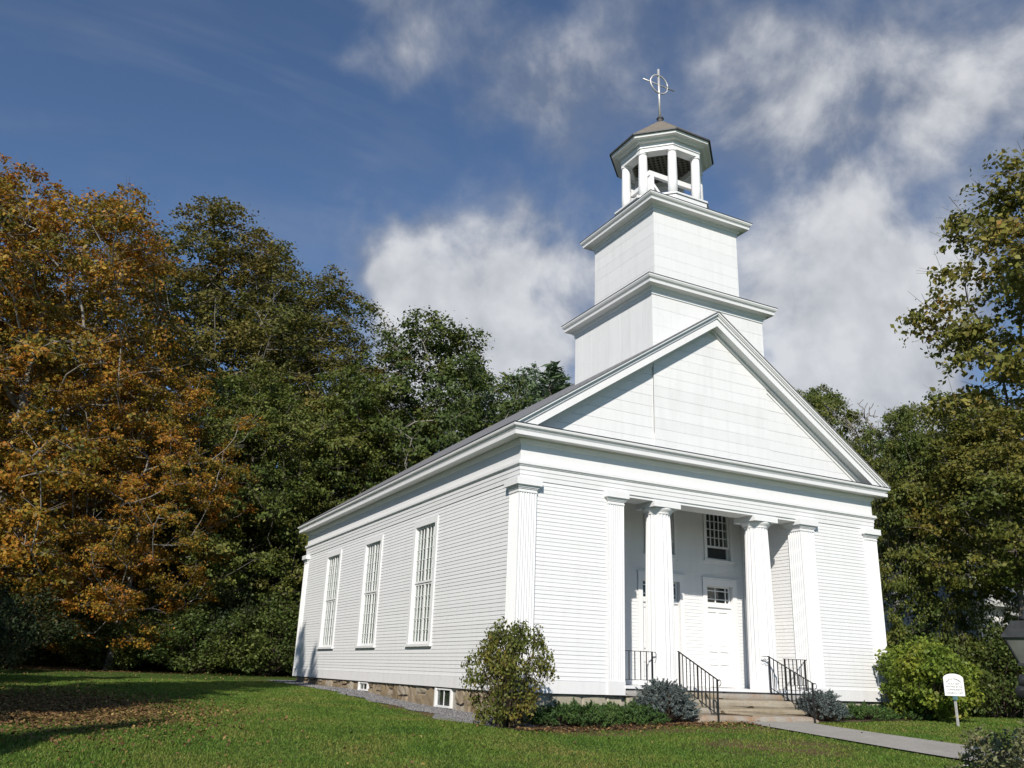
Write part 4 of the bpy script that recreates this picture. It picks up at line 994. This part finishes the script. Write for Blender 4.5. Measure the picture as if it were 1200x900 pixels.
# wooded hillside far behind, one mass
rngf = np.random.default_rng(5); nF = 900; P = []
az = rngf.uniform(-50, 85, nF); dd = rngf.uniform(66, 190, nF)
fx = CAM[0]+np.sin(np.radians(az))*dd; fy = CAM[1]+np.cos(np.radians(az))*dd; keep = fy > 20; fx, fy = fx[keep], fy[keep]
for cx, cy in zip(fx, fy):
    h = rngf.uniform(9, 14); k = 70; G = unit(rngf.normal(size=(k, 3)))*(rngf.uniform(0, 1, k)**.33)[:, None]
    P.append(G*np.array([3.6, 3.6, h*.48])+np.array([cx, cy, float(gz(cx, cy))+h*.5]))
P = np.concatenate(P); lv, lf = leaf_quads(P, unit(rngf.normal(size=P.shape)+np.array([0, 0, .8])), 1.3, rngf, .8)
fo = fast_mesh('forest', lv, lf, 'bronze'); fo['kind'] = 'stuff'; fo['label'] = 'wooded hillside far behind the church'; fo['category'] = 'forest'

# undergrowth shrubs along the back of the lawn
def shrub_meshes(seed, H, R, n, per, leaf, clump=(.38, .3), spacing=.25, prof=ROUND, up=.5, twigs=3, stems=7, aspect=.6, rtip=.005):
    rng = np.random.default_rng(seed); C = crown_points(rng, H*.94, H*.10, R, n, spacing, prof, .16, .45); segs = []
    base = [np.array([math.cos(a)*R*.18*rng.uniform(.3, 1), math.sin(a)*R*.18*rng.uniform(.3, 1), -.05]) for a in rng.uniform(0, 6.28, stems)]
    for c in C:
        b = base[int(np.argmin([np.linalg.norm(q[:2]-c[:2]*.3) for q in base]))]; mid = b+(c-b)*.5+np.array([0, 0, .06*H])
        segs += [(b, mid, rtip*2.6, rtip*1.6), (mid, c, rtip*1.6, rtip)]
        for k in range(twigs):
            d = rng.normal(size=3); d[2] = abs(d[2])+.2; d /= np.linalg.norm(d); segs.append((c, c+d*clump[0]*.95, rtip*.8, rtip*.3))
    idx = np.repeat(np.arange(len(C)), per); G = unit(rng.normal(size=(len(idx), 3)))*(rng.uniform(0, 1, len(idx))**.4)[:, None]
    P = C[idx]+G*np.array([clump[0], clump[0], clump[1]]); P[:, 2] = np.maximum(P[:, 2], .02)
    Nn = unit(np.array([0, 0, up])+.6*G+rng.normal(size=P.shape)*.6); return leaf_quads(P, Nn, leaf, rng, aspect), tubes(segs, 4)
ug = shrub_meshes(101, 3.2, 2.4, 64, 210, .115, (.58, .42), .5, twigs=2, rtip=.008)
bx0 = [(-12, 40), (25, 45), (80, 46), (130, 43.5), (180, 45), (232, 42.5), (262, 44.5), (310, 43), (338, 45.5), (-75, 31)]
ul = ['dark leafy shrub at the left edge beside the lawn', 'low shrub left of the gold maple trunk', 'shrub under the orange maple, third from the left', 'shrub under the gold maple, low and dark',
      'shrub right of the gold maple foot', 'light green shrub in the middle of the lawn edge', 'dark shrub behind the light green one', 'shrub near the church, leaning out over the lawn', 'shrub close to the far corner of the church',
      'nearest dark shrub cut by the left edge']
su = None
for i, ((px, d), lb) in enumerate(zip(bx0, ul)):
    x, y = azpt(px, d); s_ = (1.0, .85, .9, 1.0, .8, 1.15, .9, 1.2, .9, 1.0)[i]
    mt_ = ('thicket_shade', 'thicket_shade', 'thicket_shade', 'deepgreen', 'thicket_shade', 'deepgreen', 'thicket_shade', 'deepgreen', 'thicket_shade', 'thicket_shade')[i]
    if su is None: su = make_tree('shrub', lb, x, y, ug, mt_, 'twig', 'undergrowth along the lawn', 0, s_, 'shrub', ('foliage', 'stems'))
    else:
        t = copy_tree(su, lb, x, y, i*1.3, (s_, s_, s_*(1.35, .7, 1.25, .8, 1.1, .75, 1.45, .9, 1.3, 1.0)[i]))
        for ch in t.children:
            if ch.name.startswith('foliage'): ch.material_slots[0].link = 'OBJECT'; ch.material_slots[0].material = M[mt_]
for i, (px, d, lb) in enumerate([(1160, 32, 'dark shrub in front of the white house wall'), (1096, 32.5, 'shrub between spruce foot and yellow-green bush'), (1200, 34, 'sunlit shrub behind the lantern')]):
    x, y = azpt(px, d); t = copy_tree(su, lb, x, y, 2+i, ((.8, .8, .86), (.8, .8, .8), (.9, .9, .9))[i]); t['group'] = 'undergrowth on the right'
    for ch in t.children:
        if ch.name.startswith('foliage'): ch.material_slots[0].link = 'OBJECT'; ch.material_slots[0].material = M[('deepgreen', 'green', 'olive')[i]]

# planting round the church
cs_ = shrub_meshes(111, 2.35, 1.12, 150, 62, .085, (.24, .22), .15, twigs=5, rtip=.0045, up=.2, stems=12, prof=lambda t: .72+.28*math.sin(math.pi*min(1, t*1.15)) if t < .9 else .55)
make_tree('shrub', 'tall loose shrub turning bronze at the near corner of the church', -.85, -1.35, cs_, 'cornerleaf', 'twig', None, .4, 1.0, 'shrub', ('foliage', 'stems')).scale = (.70, .70, .92)
jm = None
def needle_mound(seed, H, R, n, per, needle, clump, spiky=.8, flat=.55):
    rng = np.random.default_rng(seed); P, A, segs = [], [], []
    for i in range(n):
        a = rng.uniform(0, 6.28); r = R*math.sqrt(rng.uniform(0, 1)); top = H*math.sqrt(max(.05, 1-(r/R)**2*.9))*rng.uniform(.55, 1.05)
        tip = np.array([r*math.cos(a), r*math.sin(a), top]); d = np.array([math.cos(a)*(r/R+.15), math.sin(a)*(r/R+.15), spiky]); d /= np.linalg.norm(d)
        d += rng.normal(size=3)*.25; d /= np.linalg.norm(d)
        L_ = clump*rng.uniform(.7, 1.4); u = rng.uniform(0, 1, per); q = tip+d*(u*L_)[:, None]-d*L_*.4+rng.normal(size=(per, 3))*.10*clump*(1.2-u)[:, None]
        P.append(q); nd = rng.normal(size=(per, 3)); A.append(unit(d+nd*.55)); segs.append((tip*np.array([.2, .2, .05]), tip, .008, .004))
    P = np.concatenate(P); P[:, 2] = np.maximum(P[:, 2], .01); A = np.concatenate(A); return leaf_quads(P, unit(rng.normal(size=P.shape)+np.array([0, 0, .4])), needle, rng, .22, axis=A*3), tubes(segs, 3)
j1 = needle_mound(121, .55, 1.0, 330, 42, .085, .22)
bspr = needle_mound(131, 1.0, .72, 360, 46, .075, .20, .5)
tj = make_tree('juniper', 'low spreading green juniper beside the tall corner shrub', 1.05, -.98, j1, 'juniper', 'twig', 'low junipers', 0, 1.0, 'shrub', ('foliage', 'stems')); tj.scale = (1, .95, .84)
copy_tree(tj, 'low green juniper touching the left blue spruce', 2.35, -1.0, 1.7, (.95, .8, .78))
copy_tree(tj, 'low green juniper below the right bay of the church', 10.1, -.72, 3.1, (1.05, .6, .72))
copy_tree(tj, 'low green juniper in front of the yellow-green bush', 11.6, -.75, 4.4, (.9, .65, .72))
tbs = make_tree('dwarf_spruce', 'dwarf blue spruce left of the granite steps', 3.25, -1.15, bspr, 'bluespruce', 'twig', 'dwarf blue spruces', 0, 1.0, 'shrub', ('foliage', 'stems'))
tbs.scale = (1.0, .92, .92)
copy_tree(tbs, 'dwarf blue spruce right of the granite steps', 8.35, -.95, 2.0, (.92, .75, .76))
lm = shrub_meshes(141, 2.2, 1.42, 120, 120, .12, (.34, .26), .22, twigs=3, up=.5, stems=10)
make_tree('bush', 'large yellow-green bush hiding the right corner of the church', *azpt(1086, 27.2, 800), lm, 'lime', 'twig', None, 0, 1.0, 'bush', ('foliage', 'stems')).scale = (.84, .84, .95)
fb = shrub_meshes(151, .95, .92, 150, 190, .045, (.19, .15), .11, twigs=6, up=.3, stems=16, aspect=.4, rtip=.002)
fbt = make_tree('flower_bush', 'grey-green bush dotted with white flowers at the lower right', .36, -12.02, fb, 'greyleaf', 'twig', None, 0, 1.22, 'bush', ('foliage', 'stems'))
rng = np.random.default_rng(9)
for i in range(60):
    a = rng.uniform(0, 6.28); t = rng.uniform(.2, 1); r = .95*math.sqrt(max(0, 1-(t*.9)**2)); q = Vector((r*math.cos(a), r*math.sin(a), .12+.9*t)); f_ = MB()
    for k in range(5):
        b = k*1.257; u_ = Vector((math.cos(b), math.sin(b), .25)); v_ = Vector((-math.sin(b), math.cos(b), 0)); f_.add([q, q+u_*.016+v_*.012, q+u_*.034, q+u_*.016-v_*.012], [(0, 1, 2, 3)])
    o = f_.build('flower', 'petal'); o.parent = fbt

# grass, fallen leaves, gravel stones
rng = np.random.default_rng(17)
def lawn_ok(x, y, pad=0.0):
    ok = ~((x > -1.15-pad) & (x < 12.3) & (y > -1.6-pad) & (y < Ld+.4)); ok &= ~((x > 5.0) & (x < 7.2) & (y < -1.4))
    return ok & ~((x > -1.0) & (x < 4.05) & (y > -2.0-pad+.12*np.sin(x*3.7)+.08*np.sin(x*9.1)) & (y < 1))
def scatter(n, dmin, dmax, power=1.0):
    az = np.radians(rng.uniform(-7, 61, n)); d = dmin+(dmax-dmin)*rng.uniform(0, 1, n)**power
    return CAM[0]+np.sin(az)*d, CAM[1]+np.cos(az)*d
gx, gy_ = scatter(470000, 8.5, 36, 1.05)
bare = np.zeros(len(gx))
for (bx, by, rx, ry) in ((-8.9, 3.2, 2.6, 4.6), (1.2, -2.5, 2.6, .7), (4.0, -2.5, 1.6, .8), (2.6, -5.2, 2.2, 1.4), (-1.3, 3.0, .5, 3.4)): bare = np.maximum(bare, np.clip(1.4-((gx-bx)/rx)**2-((gy_-by)/ry)**2, 0, 1))
bare *= .55+.45*np.sin(gx*3.1+np.sin(gy_*2.3)*2)
k = lawn_ok(gx, gy_) & (rng.uniform(0, 1, len(gx)) > bare*.85); gx, gy_ = gx[k], gy_[k]
n = len(gx); dist = np.hypot(gx-CAM[0], gy_-CAM[1]); hgt = rng.uniform(.018, .045, n)*(1+.25*np.sin(gx*1.3)*np.sin(gy_*1.1)); wd = .003+.00042*dist
a = rng.uniform(0, 6.28, n); ln = rng.normal(size=(n, 2))*.5*hgt[:, None]; base = np.c_[gx, gy_, gz(gx, gy_)]
o_ = np.c_[np.cos(a)*wd, np.sin(a)*wd, np.zeros(n)-.004]
v = np.stack([base-o_*np.array([1, 1, 0]), base+o_*np.array([1, 1, 0]), base+np.c_[ln, hgt]], 1).reshape(-1, 3)
M['blade'] = leafmat('grass_blade', [(0.08, (0.060, 0.128, 0.016)), (0.4, (0.110, 0.195, 0.024)), (0.68, (0.175, 0.215, 0.038)), (1.0, (0.27, 0.215, 0.07))], .55, .3, .6, .45)
go = fast_mesh('grass', v, np.arange(n*3).reshape(n, 3), 'blade'); go['kind'] = 'stuff'; go['label'] = 'short green grass of the lawn'; go['category'] = 'grass'
fx1, fy1 = scatter(1700, 8, 42, .9)
n2 = 15000; fx2 = -8.9+rng.normal(size=n2)*1.5; fy2 = 3.0+rng.normal(size=n2)*2.9
fx3 = rng.uniform(-.9, 5.2, 1500); fy3 = -1.72-np.abs(rng.normal(size=1500))*.45
fx4 = rng.uniform(-12, 0, 1500); fy4 = 22+rng.normal(size=1500)*3
fx, fy = np.r_[fx1, fx2, fx3, fx4], np.r_[fy1, fy2, fy3, fy4]; k = lawn_ok(fx, fy, -.5) | ((fx > 5) & (fx < 7.2) & (fy < -1.6) & (rng.uniform(0, 1, len(fx)) < .15)); fx, fy = fx[k], fy[k]
P = np.c_[fx, fy, gz(fx, fy)+rng.uniform(.02, .06, len(fx))]
lv, lf = leaf_quads(P, unit(rng.normal(size=P.shape)*.45+np.array([0, 0, 1.0])), .052, rng, .75, .5)
fl_ = fast_mesh('fallen_leaves', lv, lf, 'fallen'); fl_['kind'] = 'stuff'; fl_['label'] = 'fallen brown and yellow leaves scattered on the lawn'; fl_['category'] = 'leaves'
sx = rng.uniform(-1.0, .05, 7000); sy = rng.uniform(-1.2, 19.2, 7000)**1.0
P = np.c_[sx, sy, gz(sx, sy)+.018]; r_ = rng.uniform(.010, .026, len(P))
oct_ = np.array([(1,0,0),(0,1,0),(-1,0,0),(0,-1,0),(0,0,.8),(0,0,-.8)], float); ang = rng.uniform(0, 6.28, len(P)); ca, sa = np.cos(ang), np.sin(ang)
ov = oct_[None]*rng.uniform(.6, 1.2, (len(P), 6, 1))*r_[:, None, None]; ov = np.stack([ov[..., 0]*ca[:, None]-ov[..., 1]*sa[:, None], ov[..., 0]*sa[:, None]+ov[..., 1]*ca[:, None], ov[..., 2]], -1)
of = np.array([(0,1,4),(1,2,4),(2,3,4),(3,0,4),(1,0,5),(2,1,5),(3,2,5),(0,3,5)])
gs = fast_mesh('gravel_stones', (P[:, None]+ov).reshape(-1, 3), (np.arange(len(P))[:, None, None]*6+of[None]).reshape(-1, 3), 'gravel'); gs['kind'] = 'stuff'; gs['label'] = 'loose grey gravel along the church wall'; gs['category'] = 'gravel'

# ------------------------------------------------------------------ sign, lantern, house
gs0 = Vector((11.0, -2.85, 0)); gs0.z = float(gz(gs0.x, gs0.y)); sgn = thing('sign', 'small white arched sign on a post beside the path', 'sign', gs0)
ysg = math.radians(-38); ux = Vector((math.cos(ysg), math.sin(ysg), 0)); un = Vector((math.sin(ysg), -math.cos(ysg), 0))
def loc3(u, z, d): return gs0+ux*u+Vector((0, 0, z))+un*d
sw, z0, z1, zc = .235, .72, 1.13, 1.25
outl = [(-sw, z0), (sw, z0), (sw, z1)] + [(sw*math.cos(t)*1.0, z1+(zc-z1)*math.sin(t)) for t in [math.pi*k/14 for k in range(1, 14)]] + [(-sw, z1)]
def slab(outl, d0, d1):
    mb = MB(); n_ = len(outl); mb.add([loc3(u, z, d0) for u, z in outl]+[loc3(u, z, d1) for u, z in outl], [(i, (i+1) % n_, (i+1) % n_+n_, i+n_) for i in range(n_)]+[tuple(range(n_)), tuple(range(2*n_-1, n_-1, -1))]); return mb
brd = slab(outl, -.012, .012).build('board', 'signwhite', sgn); fix_normals(brd)
MB().bar(loc3(0, -.1, -.035), loc3(0, 1.0, -.035), .045).build('post', 'greypost', sgn)
MB().bar(loc3(0, .63, -.002), loc3(0, .71, -.002), .08).build('bracket', 'teal', sgn)
def text(body, u, z, size, rot=0.0, ux_scale=1.0):
    cu = bpy.data.curves.new('lettering', 'FONT'); cu.body = body; cu.size = size; cu.align_x = 'CENTER'; cu.align_y = 'CENTER'; cu.extrude = .0008; cu.resolution_u = 3
    o = bpy.data.objects.new('lettering', cu); dg = None
    me = bpy.data.meshes.new_from_object(o); bpy.data.objects.remove(o); me.materials.clear(); me.materials.append(M['ink'])
    t = bpy.data.objects.new('lettering', me); COL.objects.link(t); c = loc3(u, z, .0138)
    R_ = Matrix(((ux.x, 0, un.x), (ux.y, 0, un.y), (0, 1, 0)))
    t.rotation_euler = (R_ @ Matrix.Rotation(rot, 3, 'Z')).to_euler(); t.scale = (ux_scale, 1, 1); t.location = c; adopt(t, sgn)
for i, ch in enumerate('SCOTTS CORNERS'):
    f_ = (i-6.5)/6.5; a = f_*1.02
    if ch != ' ': text(ch, .185*math.sin(a)*1.05, 1.045+.155*(math.cos(a)-.52)-.0, .052, -a*.62)
text('BUILT 1839', 0, 1.005, .052); text('RESTORED BY THE', 0, .935, .046); text('COMMUNITY', 0, .865, .062); text('CHURCH 1977', 0, .785, .062)

lp = Vector((*azpt(1205, 10.1, 750), 0)); lp.z = float(gz(lp.x, lp.y)); lan = thing('lamp_post', 'dark four-sided lantern on a post cut by the right edge', 'lamp', lp)
def sq(mb, prof, rot=math.radians(31.6)):
    k = len(prof); vs = []
    for r, z in prof: vs += [(lp.x+r*1.414*math.cos(rot+math.pi/4+j*math.pi/2), lp.y+r*1.414*math.sin(rot+math.pi/4+j*math.pi/2), z) for j in range(4)]
    fs = [(i*4+j, i*4+(j+1) % 4, (i+1)*4+(j+1) % 4, (i+1)*4+j) for i in range(k-1) for j in range(4)]+[(3, 2, 1, 0), tuple(range((k-1)*4, k*4))]; return mb.add(vs, fs)
MB().lathe([(.075, lp.z-.05), (.075, lp.z+.25), (.045, lp.z+.32), (.038, .50), (.05, .52), (.05, .56), (.03, .62)], lp.x, lp.y, 14).build('post', 'lampmetal', lan)
sq(MB(), [(.115, .635), (.115, .66)]).build('lantern_base', 'lampmetal', lan)
sq(MB(), [(.098, .66), (.195, .885)]).build('lantern_glass', 'frost', lan)
sq(MB(), [(.215, .885), (.222, .89), (.222, .905), (.13, 1.035), (.13, 1.05), (.03, 1.06)]).build('lantern_roof', 'lampmetal', lan)
MB().lathe([(.045, 1.06), (.06, 1.075), (.05, 1.10), (.02, 1.115), (.022, 1.13), (.008, 1.16)], lp.x, lp.y, 12).build('finial', 'lampmetal', lan, True)
for j in range(4):
    a = math.radians(31.6)+math.pi/4+j*math.pi/2; c_, s_ = math.cos(a)*1.414, math.sin(a)*1.414
    MB().bar((lp.x+.102*c_, lp.y+.102*s_, .655), (lp.x+.199*c_, lp.y+.199*s_, .89), .016).build('glazing_bar', 'lampmetal', lan)
for (du, z, r) in ((-.10, .50, .052), (-.135, .40, .056)):
    c = Vector((lp.x, lp.y, z)) + Vector(_rt0)*du; d = Vector((-.5, -.5, -.5)).normalized(); pr = [(.012, -.02), (r*.6, .0), (r*.95, .05), (r, .10), (r*.9, .105)]
    fl2 = MB(); fl2.tube([c-d*(.06)+d*q for _, q in pr], [r_ for r_, _ in pr], 14); sp_ = fl2.build('spotlight', 'lampmetal', lan, True)
    MB().bar(c-d*.06, Vector((lp.x, lp.y, z+.02)), .016).build('arm', 'lampmetal', sp_)

# the white house behind the trees on the right: gable to the left, roof slope to the front, a lower wing beyond
v_ = direction(1144, 704); kx = 37/math.hypot(v_[0], v_[1]); ex, ey, ez = CAM[0]+v_[0]*kx, CAM[1]+v_[1]*kx, CAM[2]+v_[2]*kx    # eave corner
hz0 = float(gz(ex, ey+2))
house = thing('house', 'white house with grey metal roof half hidden by trees at right', 'house', (ex+4, ey+2.6, hz0))
rh, hd = 2.0, 2.6
hw = MB().prism([(ey+.35, hz0-.5), (ey+2*hd-.35, hz0-.5), (ey+2*hd-.35, ez+.12), (ey+hd, ez+rh-.2), (ey+.35, ez+.12)], (ex+.35, ex+7.0), 'x'); wl = hw.build('wall', 'housewhite', house); fix_normals(wl)
for sg in (0, 1):
    P4 = [(ey-.05, ez), (ey+hd, ez+rh), (ey+hd, ez+rh-.14), (ey-.05, ez-.12)]
    if sg: P4 = [(2*(ey+hd)-p_, z_) for p_, z_ in P4]
    o = MB().prism(P4, (ex, ex+7.4), 'x').build('roof', 'houseroof', house); fix_normals(o)
wg = MB().box(ex+2.2, ex+6.2, ey-2.0, ey+.34, hz0-.5, ez-1.05); wing = wg.build('wing', 'housewhite', house)
o = MB().prism([(ey-2.35, ez-1.10), (ey+.33, ez-.28), (ey+.33, ez-.18), (ey-2.35, ez-1.0)], (ex+1.9, ex+6.5), 'x').build('roof', 'houseroof', wing); fix_normals(o)
for xa in (ex+2.8, ex+4.6):
    wn = MB().box(xa, xa+.9, ey-2.05, ey-2.0, hz0+.7, hz0+2.0).build('window', 'housewhite', wing)
wn = MB().box(ex+.30, ex+.349, ey+2.0, ey+3.0, hz0+1.0, hz0+2.5).build('window', 'housewhite', house); MB().box(ex+.285, ex+.299, ey+2.1, ey+2.9, hz0+1.1, hz0+2.4).build('pane', 'dark', wn)
